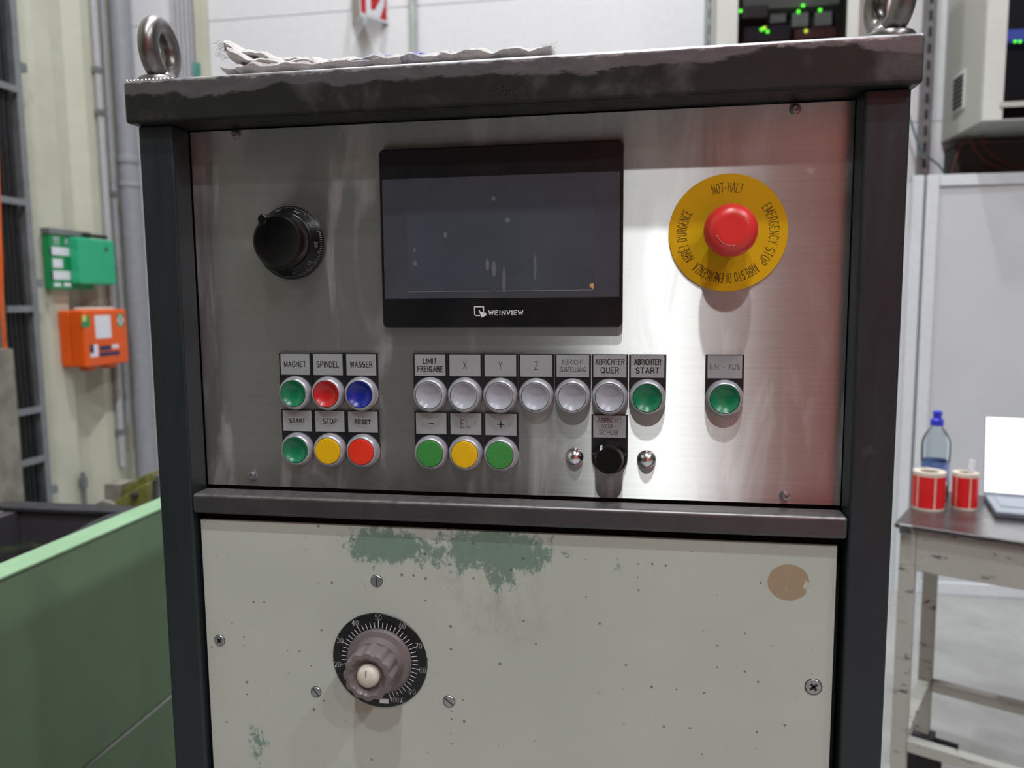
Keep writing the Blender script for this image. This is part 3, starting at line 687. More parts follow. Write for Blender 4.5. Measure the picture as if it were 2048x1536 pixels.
# ---- lifting eyes
def eye(base, rz, rmaj, rmin, tilt=0):
    f = MB().lathe([(.0195, 0), (.0195, .003), (.018, .0055), (.0125, .0075), (.009, .0125), (.0085, .016)], base, (0, 0, 1), 28, True, True).build('lifting_eye', 'rust_eye', con)
    lab(f, 'forged steel lifting eye')
    c = Vector(base) + Vector((0, 0, .0095 + rmaj)); a = math.radians(rz); ex = Vector((math.cos(a), math.sin(a), 0))
    MB().tube([c + ex * (rmaj * math.cos(t)) + Vector((0, 0, 1)) * (rmaj * math.sin(t)) for t in [2 * PI * i / 48 for i in range(48)]], rmin, 16, True).build('eye_ring', 'rust_eye', f)
pL = A(323, 152, -.012); pR = A(1776, 68, -.012)
eye((pL.x, -.012, CZ1), 97, .0197, .0082)
eye((pR.x, -.012, CZ1), 104, .0197, .0082)
# ================================================================== RAG ON TOP
def rag():
    rnd = random.Random(3); m = MB()
    def ztop(u, v): return A(u, v, -.022)
    def layer(pts, t0, wy, yc, seed):
        """flattened roll of cloth following pixels pts"""
        P = [A(u, v, yc) for u, v in pts]; Q = []
        for i in range(len(P) - 1):
            for k in range(5): Q.append(P[i].lerp(P[i + 1], k / 5))
        Q.append(P[-1]); n = 18; vs = []; fs = []; rr = random.Random(seed); ph = rr.random() * 6
        for i, q in enumerate(Q):
            t = t0 * (1 + .22 * math.sin(i * .9 + ph) + .14 * rr.uniform(-1, 1)); w = wy * (1 + .1 * math.sin(i * .43 + ph))
            for k in range(n):
                a = 2 * PI * k / n; ca, sa = math.cos(a), math.sin(a)
                yv = abs(ca) ** .7 * (1 if ca > 0 else -1) * w; zv = abs(sa) ** .8 * (1 if sa > 0 else -1) * t
                wav = .0011 * math.sin(q.x * 190 + a * 2 + ph) + (.0010 * math.sin(q.x * 330 + ph * 3) * math.sin(q.x * 97 + ph) if sa > 0 else 0) + .0003 * rr.uniform(-1, 1)
                z = q.z + zv + wav
                vs.append((q.x + .0003 * rr.uniform(-1, 1), q.y + w + yv + .0004 * rr.uniform(-1, 1), max(z, CZ1 + .0003 + .0003 * rr.random())))
        for i in range(len(Q) - 1):
            for k in range(n): fs.append((i * n + k, i * n + (k + 1) % n, (i + 1) * n + (k + 1) % n, (i + 1) * n + k))
        fs += [list(range(n))[::-1], [(len(Q) - 1) * n + k for k in range(n)]]
        m.add(vs, fs, True)
    layer([(446, 88), (470, 98), (500, 104), (525, 112), (560, 118), (600, 120), (650, 122), (700, 120), (760, 116), (820, 112), (880, 108)], .0048, .050, -.020, 1)
    layer([(452, 100), (480, 112), (510, 120), (545, 124), (580, 121), (630, 123), (680, 123), (740, 119), (800, 115)], .0050, .045, -.026, 2)
    layer([(447, 94), (456, 108), (470, 120), (490, 130)], .0045, .03, -.018, 5)
    layer([(470, 132), (500, 131), (530, 130), (560, 128), (600, 127), (640, 126)], .0044, .03, -.027, 3)
    layer([(690, 118), (730, 116), (770, 113), (820, 112), (870, 109), (920, 106), (960, 103)], .0044, .045, -.026, 4)
    layer([(880, 106), (920, 103), (960, 102), (1000, 101), (1040, 98), (1070, 97), (1102, 93)], .0036, .045, -.028, 6)
    layer([(440, 137), (470, 135), (520, 134), (580, 131)], .0016, .05, -.02, 7)
    o = m.build('rag', 'rag'); tag(o, 'grubby off-white woven cleaning rag lying folded on the console top', 'rag')
    fr = MB()
    for i in range(46):
        u = rnd.uniform(438, 452) if i < 30 else rnd.uniform(1085, 1105); v = rnd.uniform(84, 118) if i < 30 else rnd.uniform(90, 98)
        p = A(u, v, -.02 + rnd.uniform(0, .05)); s = -1 if i < 30 else 1; d = Vector((s * rnd.uniform(.002, .006), rnd.uniform(-.002, .002), rnd.uniform(-.003, .003)))
        fr.tube([p - d * .5, p + d * .4, p + d + Vector((0, 0, rnd.uniform(-.001, .001)))], .00022, 4)
    fo = fr.build('frayed_threads', 'rag', o); fo['kind'] = 'stuff'
rag()

# ================================================================== LEFT SIDE
WX = -2.765            # crown of the trapezoidal sheet
def zx(u, v, X): return AX(u, v, X)
# first aid box
b0, b1 = AX(165, 620, -2.62), AX(165, 737, -2.62); b2 = AX(253, 620, -2.62)
fa = thing('first_aid_box', (WX + .08, (b0.y + b2.y) / 2, b1.z), 'orange first aid box with white label on the beige ribbed wall', 'first aid box')
bx(-2.70, -2.62, b0.y, b2.y, b1.z, b0.z).build('front_shell', 'orange_plastic', fa, .012, 3)
bx(WX + .001, -2.703, b0.y + .003, b2.y - .003, b1.z + .003, b0.z - .003).build('rear_shell', 'orange_plastic', fa, .01, 3)
for f in (.3, .75):
    yc = b0.y + (b2.y - b0.y) * f
    bx(-2.715, -2.66, yc - .03, yc + .03, b1.z - .02, b1.z + .002).build('latch', 'orange_plastic', fa, .004)
ym = (b0.y + b2.y) / 2
bx(-2.73, -2.64, ym - .09, ym + .09, b0.z - .002, b0.z + .012).build('carry_handle', 'roll_core', fa, .004)
def onx(mb, u0, v0, u1, v1, X, e=.0008):
    a, b = AX(u0, v0, X), AX(u1, v1, X); mb.box(X - .001, X + e, min(a.y, b.y), max(a.y, b.y), min(a.z, b.z), max(a.z, b.z)); return mb
onx(MB(), 189, 631, 223, 675, -2.62).build('label', 'paper', fa)
onx(MB(), 163, 632, 180, 654, -2.62).build('label', 'green_board', fa)
onx(MB(), 164, 631, 172, 643, -2.62, .0012).build('label', mk('pale_yellow', 'd9cf6a', .5), fa)
onx(MB(), 233, 628, 248, 652, -2.62).build('label', 'green_board', fa)
m = MB(); onx(m, 238, 630, 243, 650, -2.62, .0013); onx(m, 234.5, 636, 246.5, 644, -2.62, .0013); m.build('white_cross', 'white_print', fa)
onx(MB(), 180, 690, 197, 713, -2.62).build('logo', 'paper', fa); onx(MB(), 180, 690, 188, 706, -2.62, .0013).build('logo_mark', 'dark_blue_print', fa)
m = MB(); onx(m, 199, 692, 222, 700, -2.62); m.build('printed_name', 'dark_blue_print', fa)
onx(MB(), 224, 689, 237, 696, -2.62).build('printed_stroke', 'white_print', fa)
onx(MB(), 199, 705, 240, 709, -2.62).build('printed_line', 'dark_blue_print', fa)
# green board and plaster dispenser
BX = -2.722
g0, g1 = AX(98, 470, BX), AX(188, 575, BX)
gz1 = AX(100, 468, BX).z; gz0 = AX(105, 578, BX).z
gb = thing('plaster_dispenser', (WX, (g0.y + g1.y) / 2, gz0), 'green plaster dispenser board with a bright green box above the first aid box', 'dispenser')
bx(WX + .0005, BX, g0.y, g1.y, gz0, gz1).build('board', 'green_board', gb, .002)
q0 = AX(156, 474, BX + .06); q1 = AX(234, 570, BX + .06)
bx(BX + .0005, BX + .06, q0.y, q1.y, q1.z, q0.z).build('box', 'green_box', gb, .01, 3)
bx(WX + .0005, BX + .005, g0.y - .005, g1.y, gz1 + .001, gz1 + .03).build('top_rail', 'galvanised', gb, .002)
bx(BX + .006, BX + .025, q0.y + .1, q1.y, gz1 + .002, gz1 + .02).build('pen', 'dark_slot', gb, .003)
m = MB()
for u0, v0, u1, v1 in ((103, 493, 139, 512), (105, 517, 126, 536), (106, 541, 141, 560), (108, 566, 122, 573), (128, 566, 142, 573)):
    onx(m, u0, v0, u1, v1, BX + .0003).build('text_field', 'paper', gb); m = MB()
m = MB(); e = Vector((0, 1, 0))
for s, u in (('TT', 113), ('AS', 136)): text_on(m, s, .03, .006, 0, 0, 0, .8, ex=e, o=AX(u, 482, BX + .0015))
m.build('printed_symbols', 'paper', gb)
onx(MB(), 99, 494, 103, 511, BX + .0003).build('blue_tab', 'dark_blue_print', gb); onx(MB(), 102, 541, 106, 559, BX + .0003).build('blue_tab', 'dark_blue_print', gb)
m = MB(); 
for s, v, hh in (('ABC', 499, .014), ('I', 512, .02)): text_on(m, s, hh, .004, 0, 0, 0, .8, ex=e, o=AX(212, v, BX + .0608))
m.build('printed_symbols', 'dim_print', gb)
# pipes in the corner of left and back wall
def vpipe(name, p, r, z0, z1, mat, label, cat, rings=(), clamps=()):
    t = thing(name, (p.x, p.y, z0), label, cat)
    MB().lathe([(r, 0), (r, z1 - z0)], (p.x, p.y, z0), (0, 0, 1), 24).build('pipe', mat, t)
    for za, zb, k in rings: MB().lathe([(r, za), (r * k, za + .004), (r * k, zb - .004), (r, zb)], (p.x, p.y, 0), (0, 0, 1), 24).build('coupling', mat, t)
    for zc in clamps: bx(p.x - r * 1.2, p.x + r * 1.2, p.y - r * 1.2, p.y + r * 1.2, zc, zc + .03).build('clamp', 'galvanised', t, .003)
    return t
pp = AX(205, 300, -2.743); vpipe('conduit', pp, .017, AX(258, 930, -2.725).z, HZ - .02, 'light_pipe', 'light grey conduit running down the wall right of the green dispenser', 'pipe', (), [AX(200, 145, -2.725).z, AX(204, 230, -2.725).z, AX(250, 868, -2.725).z])
pp = AX(222, 300, -2.745); vpipe('conduit', pp, .013, AX(262, 850, -2.725).z, HZ - .02, 'grey_pipe', 'darker grey conduit between light conduit and wide downpipe', 'pipe', (), [AX(243, 395, -2.725).z])
pp = AX(255, 300, -2.70); vpipe('downpipe', pp, .055, .02, HZ - .02, 'grey_pipe', 'wide grey plastic downpipe in the corner of the hall', 'pipe', [(AX(255, 328, -2.7).z, AX(255, 314, -2.7).z, 1.1), (AX(258, 376, -2.7).z, AX(257, 366, -2.7).z, 1.08)])
# cable tray at the far left
tp = AX(45, 300, -2.715)
ct = thing('cable_tray', (-2.73, tp.y - .05, 0), 'galvanised vertical cable ladder at the left edge of the view', 'cable tray')
yr = tp.y
bx(-2.762, -2.69, yr - .035, yr, .02, 4.6).build('side_rail', 'galvanised', ct, .002)
bx(-2.762, -2.72, yr - .19, yr - .184, .02, 4.6).build('side_rail', 'galvanised', ct, .001)
for v in (-30, 187, 410, 625, 833, 937):
    z = AX(25, v, -2.715).z
    if z > .05: bx(-2.70, -2.685, yr - .183, yr - .036, z, z + .03).build('rung', 'galvanised', ct, .002)
for v in (130, 565, 1003):
    z = AX(30, v, -2.715).z; bx(-2.762, -2.70, yr + .001, yr + .05, z - .02, z + .02).build('bracket', 'galvanised', ct, .002)
for i, dy in enumerate((.058, .088, .116, .142)):
    pth = [(-2.722 + .004 * math.sin(k * 1.3), yr - dy + .003 * math.sin(k * .9), .03 + k * .45) for k in range(11)]
    tag(MB().tube(pth, .0115, 10).build('power_cable', 'black_cable'), 'black power cable in the cable ladder, %s from the right rail' % ('first', 'second', 'third', 'fourth')[i], 'cable', 'black cables in the cable ladder')
pth = [(AX(u, v, -2.672)) for u, v in ((-8, 250), (-3, 400), (2, 520), (4, 620), (9, 690), (20, 770), (29, 830), (34, 890), (37, 945), (33, 985))]
tag(MB().tube(pth, .0075, 10).build('orange_cable', 'orange_cable'), 'orange cable hanging along the left side of the cable ladder', 'cable')

# green grinding machine guard + trough
GX = -.92
gm = thing('grinding_machine', (-1.2, .6, 0), 'green machine guard with dark coolant trough left of the console', 'machine')
gz = .955
def leaning(z0, z1, dx, th, name, mat, bev):
    f = lambda z: GX - (gz - z) * .24 + dx           # sheets lean back towards their foot
    return MB().prism([(f(z0) - th, -.75, z0), (f(z0), -.75, z0), (f(z1), -.75, z1), (f(z1) - th, -.75, z1)], (0, 2.35, 0)).build(name, mat, gm, bev)
leaning(.420, gz - .0065, 0, .006, 'guard_sheet', 'machine_green', .002)
bx(GX - .055, GX + .004, -.75, 1.6, gz - .006, gz).build('guard_flange', 'machine_green', gm, .0025, 3)
leaning(.412, .4195, .002, .012, 'joint_strip', 'zinc', 0)
leaning(.06, .4115, -.008, .01, 'base_sheet', 'machine_green', .002)
bx(-1.02, -.34, -.75, 1.15, 0.0, .03).build('bounce_blocker', 'rubber', gm, .003)  # unseen dark plate, added to cut floor bounce on the guard
rz = .90; ya = .985
bx(-1.42, -1.09, ya, ya + .03, .62, rz).build('trough_wall', 'trough', gm, .003)
bx(-1.45, -1.03, ya - .012, ya + .042, rz, rz + .012).build('trough_rim', 'dark_steel', gm, .004)
bx(-1.405, -1.375, .3, ya - .001, .62, rz).build('trough_wall', 'trough', gm, .003)
bx(-1.95, -1.4055, .75, .78, .62, rz).build('trough_wall', 'trough', gm, .003)
bx(-1.95, -1.36, .738, .792, rz, rz + .012).build('trough_rim', 'dark_steel', gm, .004)
bx(-1.95, -1.08, -.75, ya, .60, .62).build('trough_floor', 'dark_steel', gm)
bx(-1.374, -1.16, -.2, .80, .621, .80).build('slide_cover', 'dark_steel', gm, .01)
bx(-1.95, -1.32, -.75, 1.25, .06, .598).build('machine_base', 'machine_green', gm, .01)
hp_ = [AX(u, v, -.995 - .002 * k) for k, (u, v) in enumerate(((95, 1112), (135, 1080), (180, 1054), (215, 1038), (250, 1029), (300, 1025), (345, 1026)))]
tag(MB().tube(hp_, .0085, 12).build('coolant_hose', mk('hose', '3a3a40', .2, .6)), 'shiny dark coolant hose lying behind the green guard flange', 'hose')
# yellow clamp device standing behind the trough
Y0 = 1.45
yc_ = thing('clamp_device', A(250, 1030, Y0), 'worn yellow clamping device with grey block behind the trough', 'machine part')
def yp(pts, mat, name, dY, th):
    MB().prism([A(u, v, Y0 + dY) for u, v in pts][::-1], (0, th, 0)).build(name, mat, yc_, .003)
yp([(228, 1018), (228, 1003), (290, 968), (294, 968), (294, 1018)], 'yellow_machine', 'cheek', 0, .03)
yp([(236, 992), (258, 968), (292, 948), (296, 968), (240, 1000)], 'yellow_machine', 'sloped_plate', .02, .12)
yp([(208, 1008), (208, 968), (244, 968), (240, 1000), (228, 1008)], 'grey_block', 'jaw_block', .01, .06)
yp([(182, 1018), (184, 1010), (206, 1000), (230, 1008), (230, 1018)], 'grey_block', 'foot', -.005, .06)
yp([(293, 952), (318, 950), (318, 1016), (294, 1012)], 'galvanised', 'rear_plate', .06, .03)
MB().lathe([(.010, 0), (.010, .012), (.004, .014)], A(271, 990, Y0), (0, -1, 0), 16).build('bolt_head', 'dark_steel', yc_)
bx(A(225, 1000, Y0).x, A(312, 1000, Y0).x, Y0 - .05, Y0 + .35, .02, A(250, 1019, Y0).z - .002).build('pedestal', 'dark_machine', yc_, .01)
# grey block at the left edge, behind the cable ladder front
zb = AX(25, 1000, -2.4)
m = bx(-2.66, -2.35, 1.72, 2.08, 0, 1.22).build('stone_block', mk('mottled', '7b786c', .8, var=.3, scale=9)); tag(m, 'mottled grey stone slab at the left edge below the cable ladder', 'stone slab')
rd = AX(167, 970, -2.74); m = MB().tube([(rd.x, rd.y, .3), (rd.x, rd.y, AX(164, 945, -2.74).z)], .012, 10); m.tube([(rd.x, rd.y, AX(166, 975, -2.74).z), (rd.x, rd.y, AX(165, 955, -2.74).z)], .02, 10)
tag(m.build('standing_rod', 'galvanised'), 'thin grey rod standing at the beige wall behind the trough', 'rod')

# ================================================================== BACK WALL ITEMS
for i in range(5):
    p = A(347 + i * 8.6, 60, 3.48)
    tag(MB().lathe([(.0115, 0), (.0115, HZ - 1.6)], (p.x, 3.487, 1.5), (0, 0, 1), 14).build('thin_conduit', 'light_pipe'), 'thin grey conduit in the bundle behind the left lifting eye, %s from the left' % ('first', 'second', 'third', 'fourth', 'fifth')[i], 'pipe', 'conduit bundle on the back wall')
a, b = A(390, 60, 3.46), A(411, 60, 3.46)
tag(bx(a.x, b.x, 3.455, 3.4985, 1.4, HZ - .01).build('cable_trunking', 'beige_wall', None, .004), 'beige cable trunking right of the conduit bundle on the white wall', 'trunking')
p = A(392, 140, 3.44); tag(bx(p.x - .02, p.x + .02, 3.44, 3.454, p.z - .04, p.z + .04).build('hanging_tag', 'teal_tag', None, .002), 'small teal tag on the beige cable trunking', 'tag')
pp = A(826, 60, 3.475); vpipe('wall_conduit', Vector((pp.x, 3.478, 0)), .0185, A(828, 108, 3.478).z, HZ - .02, mk('greenish_pipe', 'a9b0ab', .45), 'pale grey green conduit right of the red fire sign', 'pipe')
p = A(830, 100, 3.46); tag(bx(p.x - .03, p.x + .03, 3.44, 3.4985, p.z - .09, p.z - .012).build('junction_box', 'galvanised', None, .006), 'small grey junction box at the lower end of the pale conduit', 'junction box')
# V-shaped fire sign
apx = A(720, 30, 3.335); eL, eR = A(705, 40, 3.497), A(776, 40, 3.497)
zbot = A(773, 47, 3.49).z; zt = zbot + .2
fsn = thing('fire_extinguisher_sign', (apx.x, 3.497, zbot), 'red and white V-shaped fire extinguisher sign on the white back wall', 'sign')
def vface(P, Q, z0, z1, off, th, name, mat):
    d = (Q - P).normalized(); nn = Vector((d.y, -d.x, 0)); 
    if nn.y > 0: nn = -nn
    a_ = P + nn * off; b_ = Q + nn * off
    return MB().prism([(a_.x, a_.y, z0), (b_.x, b_.y, z0), (b_.x, b_.y, z1), (a_.x, a_.y, z1)], nn * th).build(name, mat, fsn)
aF = Vector((apx.x, 3.335, 0)); rF = Vector((eR.x, 3.497, 0)); lF = Vector((eL.x, 3.497, 0))
vface(aF, rF, zbot, zt, 0, .002, 'face', 'white_paint'); vface(aF, lF, zbot, zt, 0, .002, 'face', 'sign_edge')
d = (rF - aF); vface(aF + d * .03, aF + d * .94, zbot + .012, zt - .012, .0022, .0006, 'red_field', 'sign_red')
sg = MB(); dn = d.normalized(); nn = Vector((dn.y, -dn.x, 0)); nn = -nn if nn.y > 0 else nn; L = d.length
o = aF + nn * .0032
def sp(pts): sg.add([o + dn * (a * L) + Vector((0, 0, zbot + b * .2)) for a, b in pts], [list(range(len(pts)))])
sp([(.20, .05), (.38, .05), (.36, .95), (.22, .95)]); sp([(.38, .05), (.68, .05), (.86, .42), (.92, .95), (.76, .95), (.70, .5), (.52, .22), (.38, .2)])
sg.build('white_symbol', 'white_print', fsn)

# ------------------------------------------------------------------ switch cabinets
def strut(u, v, label):
    p = A(u, v, 3.47); t = thing('perforated_strut', (p.x, 3.498, 1.9), label, 'strut')
    for dx in (-.025, .02): bx(p.x + dx, p.x + dx + .005, 3.455, 3.4985, 1.9, 5.5).build('flange', 'galvanised', t)
    bx(p.x - .0195, p.x + .0195, 3.458, 3.462, 1.9, 5.5).build('web', 'galvanised', t)
    sl = bx(-.007, .007, -.001, .001, -.022, .022); first = None
    for k in range(26):
        z = 1.95 + k * .075
        if first is None: first = sl.build('slot', 'dark_slot', t, org=(0, 0, 0)); ob = first
        else: ob = first.copy(); COL.objects.link(ob); WL[ob.name] = Vector((0, 0, 0)); par(ob, t)
        ob.location = (p.x, 3.4572, z)
strut(1420, 40, 'perforated steel strut left of the cabinet with green lights')
strut(1856, 120, 'perforated steel strut between the two switch cabinets')
def cabinet(x0, x1, z0, z1, yf, fr_l, fr_r, fr_b, label, name):
    t = thing(name, ((x0 + x1) / 2, 3.3, z0), label, 'switch cabinet')
    yb = 3.4985 if x0 > 1.2 else 3.45
    bx(x0, x0 + .012, yf, yb, z0, z1).build('side_wall', 'cabinet_grey', t, .003)
    bx(x1 - .012, x1, yf, yb, z0, z1).build('side_wall', 'cabinet_grey', t, .003)
    bx(x0 + .0125, x1 - .0125, yf, yb, z0, z0 + .012).build('bottom', 'cabinet_grey', t)
    bx(x0 + .0125, x1 - .0125, yf, yb, z1 - .012, z1).build('top', 'cabinet_grey', t)
    bx(x0 + .0125, x1 - .0125, yb - .012, yb, z0 + .0125, z1 - .0125).build('mounting_plate', 'module_dark', t)
    bx(x0, x0 + fr_l, yf - .025, yf - .001, z0, z1).build('door_frame', 'cabinet_light', t, .004)
    bx(x1 - fr_r, x1, yf - .025, yf - .001, z0, z1).build('door_frame', 'cabinet_light', t, .004)
    bx(x0 + fr_l + .0005, x1 - fr_r - .0005, yf - .025, yf - .001, z0, z0 + fr_b).build('door_frame', 'cabinet_light', t, .004)
    bx(x0 + fr_l + .0005, x1 - fr_r - .0005, yf - .025, yf - .001, z1 - .08, z1).build('door_frame', 'cabinet_light', t, .004)
    bx(x0 + fr_l + .001, x1 - fr_r - .001, yf - .016, yf - .012, z0 + fr_b + .001, z1 - .081).build('window_pane', 'smoked_pane', t)
    return t
YA = 3.07
ca = cabinet(A(1433, 40, YA).x, A(1716, 40, YA).x, 2.22, 3.35, YA, A(1475, 40, YA).x - A(1433, 40, YA).x, A(1716, 40, YA).x - A(1692, 40, YA).x, .06, 'pale grey switch cabinet with green lit modules behind smoked glass', 'switch_cabinet')
def led(u, v, mat, Y, t, r=.008):
    p = A(u, v, Y); MB().lathe([(r, 0), (r * .8, .004), (.0005, .006)], p, (0, -1, 0), 12, True, False).build('indicator_light', mat, t)
YI = 3.25
def module(u0, v0, u1, v1, mat, t, Y=YI, dp=.1):
    a, b = A(u0, v0, Y), A(u1, v1, Y); bx(min(a.x, b.x), max(a.x, b.x), Y, Y + dp, min(a.z, b.z), max(a.z, b.z)).build('module', mat, t, .004)
module(1584, 26, 1617, 52, 'module_white', ca); module(1630, 24, 1664, 50, 'module_white', ca); module(1540, 28, 1572, 44, 'cabinet_grey', ca)
module(1486, -10, 1680, 8, 'cabinet_grey', ca, 3.28); module(1488, 54, 1580, 80, 'module_dark', ca); module(1590, 58, 1672, 74, mk('reddish', '7a4a48', .5), ca); module(1484, 12, 1536, 34, 'grey_plastic', ca)
for u, v, mt_ in ((1597, 23, 'led_green'), (1606, 11, 'led_green'), (1640, 20, 'led_green'), (1481, 22, 'led_green'), (1523, 59, 'led_green'), (1535, 63, 'led_green'), (1529, 56, 'led_yellow'), (1612, 62, 'led_yellow')): led(u, v, mt_, YI - .004, ca)
p0_ = A(1720, 40, 3.4); tag(bx(p0_.x, p0_.x + .05, 3.44, 3.4985, 1.9, 5).build('cable_duct', mk('tan_duct', 'a89f94', .5), None, .003), 'narrow tan cable duct right of the cabinet with green lights', 'duct')
pth = [A(1771, v, 3.35) for v in (-160, -80, -20, 10, 26)]
tag(MB().tube(pth + [A(1768, 60, 3.42), A(1768, 130, 3.46)], .012, 10).build('orange_cable', 'orange_cable'), 'orange cable seen through the right lifting eye', 'cable')
YB = 3.05
cbx0 = A(1960, 245, YB).x; cbz = A(1960, 245, YB).z
cb = cabinet(cbx0, cbx0 + .75, cbz, cbz + 1.1, YB, A(2000, 245, YB).x - cbx0, .08, .004, 'large grey switch cabinet with vent at the right edge', 'switch_cabinet')
v0_, v1_ = AX(1904, 230, cbx0 - .006), AX(1927, 160, cbx0 - .006)
vt = bx(cbx0 - .008, cbx0 - .0005, v0_.y - .13, v0_.y, v0_.z, v0_.z + .17).build('vent_frame', 'cabinet_light', cb, .002)
for k in range(7): bx(cbx0 - .011, cbx0 - .0085, v0_.y - .12, v0_.y - .012, v0_.z + .014 + k * .0205, v0_.z + .028 + k * .0205).build('vent_slat', 'dark_slot', cb)
led(2030, 83, 'led_green', YI - .05, cb, .007); led(2040, 83, 'led_green', YI - .05, cb, .007)
a, b = A(2005, 60, YI), A(2100, 76, YI); bx(a.x, b.x, YI, YI + .04, b.z, a.z).build('module', 'led_blue', cb)
a, b = A(2000, 204, YB - .03), A(2100, 210, YB - .03); bx(a.x, cbx0 + .669, YB - .03, YB - .0255, b.z, a.z).build('door_strip', 'cabinet_grey', cb)
module(2008, 90, 2120, 195, 'module_dark', cb, 3.3)
# dark space under the large cabinet: cable plinth
a = A(1885, 300, 3.4)
tag(bx(a.x + .04, cbx0 + .75, 3.36, 3.4985, 1.70, cbz - .03).build('cable_plinth', mk('dark_plinth', '2b2724', .7), None, .004), 'dark cable plinth on the wall under the large grey cabinet', 'cable plinth')
for i, pts in enumerate((((1930, 262), (1950, 300), (1968, 320), (1995, 335), (2030, 348)), ((1962, 268), (1966, 292), (1985, 312), (2020, 332), (2050, 340)), ((1926, 275), (1916, 305), (1905, 340), (1898, 360)))):
    tag(MB().tube([A(u, v, 3.33 + .004 * i) for u, v in pts], .004, 8).build('orange_wire', mk('rust_wire%d' % i, '5e2614', .5)), ('upper orange wire sagging under the large grey cabinet', 'lower orange wire sagging under the large grey cabinet', 'short orange wire hanging at the left end of the cable plinth')[i], 'wire')
tag(MB().tube([A(u, v, 3.42) for u, v in ((1815, 225), (1828, 262), (1838, 297), (1858, 315), (1878, 330), (1888, 345))], .005, 8).build('green_wire', mk('green_wire', '4f6f72', .5)), 'thin blue green wire running down to the perforated strut', 'wire')

# ------------------------------------------------------------------ white partition
YP = 3.2
zt = A(1950, 347, YP).z
pt = thing('partition', (2.2, YP + .02, 0), 'white panel partition in aluminium frame behind the steel cart', 'partition')
xa = A(1838, 600, YP).x; xb = A(1858, 600, YP).x
bx(xa - .05, xa, YP, YP + .05, 0, zt).build('frame_post', 'partition_frame', pt, .004)
bx(xa + .012, xb + .022, YP, YP + .05, 0, zt).build('frame_post', 'partition_frame', pt, .004)
bx(xa + .0005, xa + .0115, YP + .018, YP + .03, 0, zt).build('joint_seal', mk('seal', '6f7a86', .6), pt)
bx(xb + .0225, 3.4, YP, YP + .05, zt - .05, zt).build('frame_rail', 'partition_frame', pt, .004)
bx(xb + .0225, 3.4, YP, YP + .05, .0, .06).build('frame_rail', 'partition_frame', pt, .004)
bx(xb + .0225, 2.18, YP + .012, YP + .03, .0605, zt - .0505).build('sheet', 'partition_sheet', pt)
bx(2.18, 2.22, YP, YP + .05, .0605, zt - .0505).build('frame_post', 'partition_frame', pt, .004)
bx(2.2205, 3.4, YP + .012, YP + .03, .0605, zt - .0505).build('sheet', 'partition_sheet', pt)
bx(xa - .75, xa - .0505, YP + .012, YP + .03, .0, zt - .03).build('sheet', 'partition_sheet', pt)

# ------------------------------------------------------------------ cart
TA = math.radians(-27); TZ = .85
P0 = Vector((.735, 1.352, 0)); EX = Vector((math.cos(TA), math.sin(TA), 0)); EY = Vector((-math.sin(TA), math.cos(TA), 0))
ca_ = thing('steel_cart', P0 + EX * .4 + EY * .2, 'worn pale grey steel cart with dark top right of the console', 'cart')
def tb(x0, x1, y0, y1, z0, z1, name, mat, bev=.002, parent=ca_):
    m = MB().box(x0, x1, y0, y1, z0, z1); m.v = [P0 + EX * v.x + EY * v.y + Vector((0, 0, v.z)) for v in m.v]
    return m.build(name, mat, parent, bev)
TL, TD = .85, .40
tb(-.012, TL + .012, -.012, TD + .012, TZ - .012, TZ, 'table_top', 'cart_top', .004)
tb(.0, .03, -.018, -.0125, TZ - .022, TZ + .001, 'edge_sleeve', 'zinc', .002)
for x0 in (0, TL - .035):
    for y0 in (0, TD - .035): tb(x0, x0 + .035, y0, y0 + .035, .14, TZ - .0125, 'leg', 'cart_paint')
tb(.0355, TL - .0355, .001, .02, TZ - .115, TZ - .0125, 'apron', 'cart_paint')
tb(.0355, TL - .0355, TD - .02, TD - .001, TZ - .06, TZ - .0125, 'apron', 'cart_paint')
tb(.001, .02, .0355, TD - .0355, TZ - .06, TZ - .0125, 'apron', 'cart_paint')
tb(.0355, TL - .0355, .002, .032, .27, .30, 'lower_rail', 'cart_paint')
tb(.0355, TL - .0355, TD - .032, TD - .002, .27, .30, 'lower_rail', 'cart_paint')
tb(.002, .032, .0355, TD - .0355, .27, .30, 'lower_rail', 'cart_paint'); tb(TL - .032, TL - .002, .0355, TD - .0355, .27, .30, 'lower_rail', 'cart_paint')
tb(-.02, .10, -.01, .09, .130, .1395, 'caster_plate', 'cart_paint')
def caster(x, y):
    c = P0 + EX * x + EY * y
    tb(x - .03, x + .03, y - .025, y + .025, .10, .1295 if (x < .1 and y < .1) else .1395, 'caster_fork', 'dark_steel', .004)
    MB().lathe([(.03, -.016), (.05, -.013), (.0515, 0), (.05, .013), (.03, .016)], c + Vector((0, 0, .0518)), EY, 28).build('caster_wheel', 'rubber', ca_)
for x in (.02, TL - .02):
    for y in (.02, TD - .02): caster(x, y)
tb(.03, .11, TD - .03, TD - .012, .115, .13, 'brake_lever', 'rubber', .003)
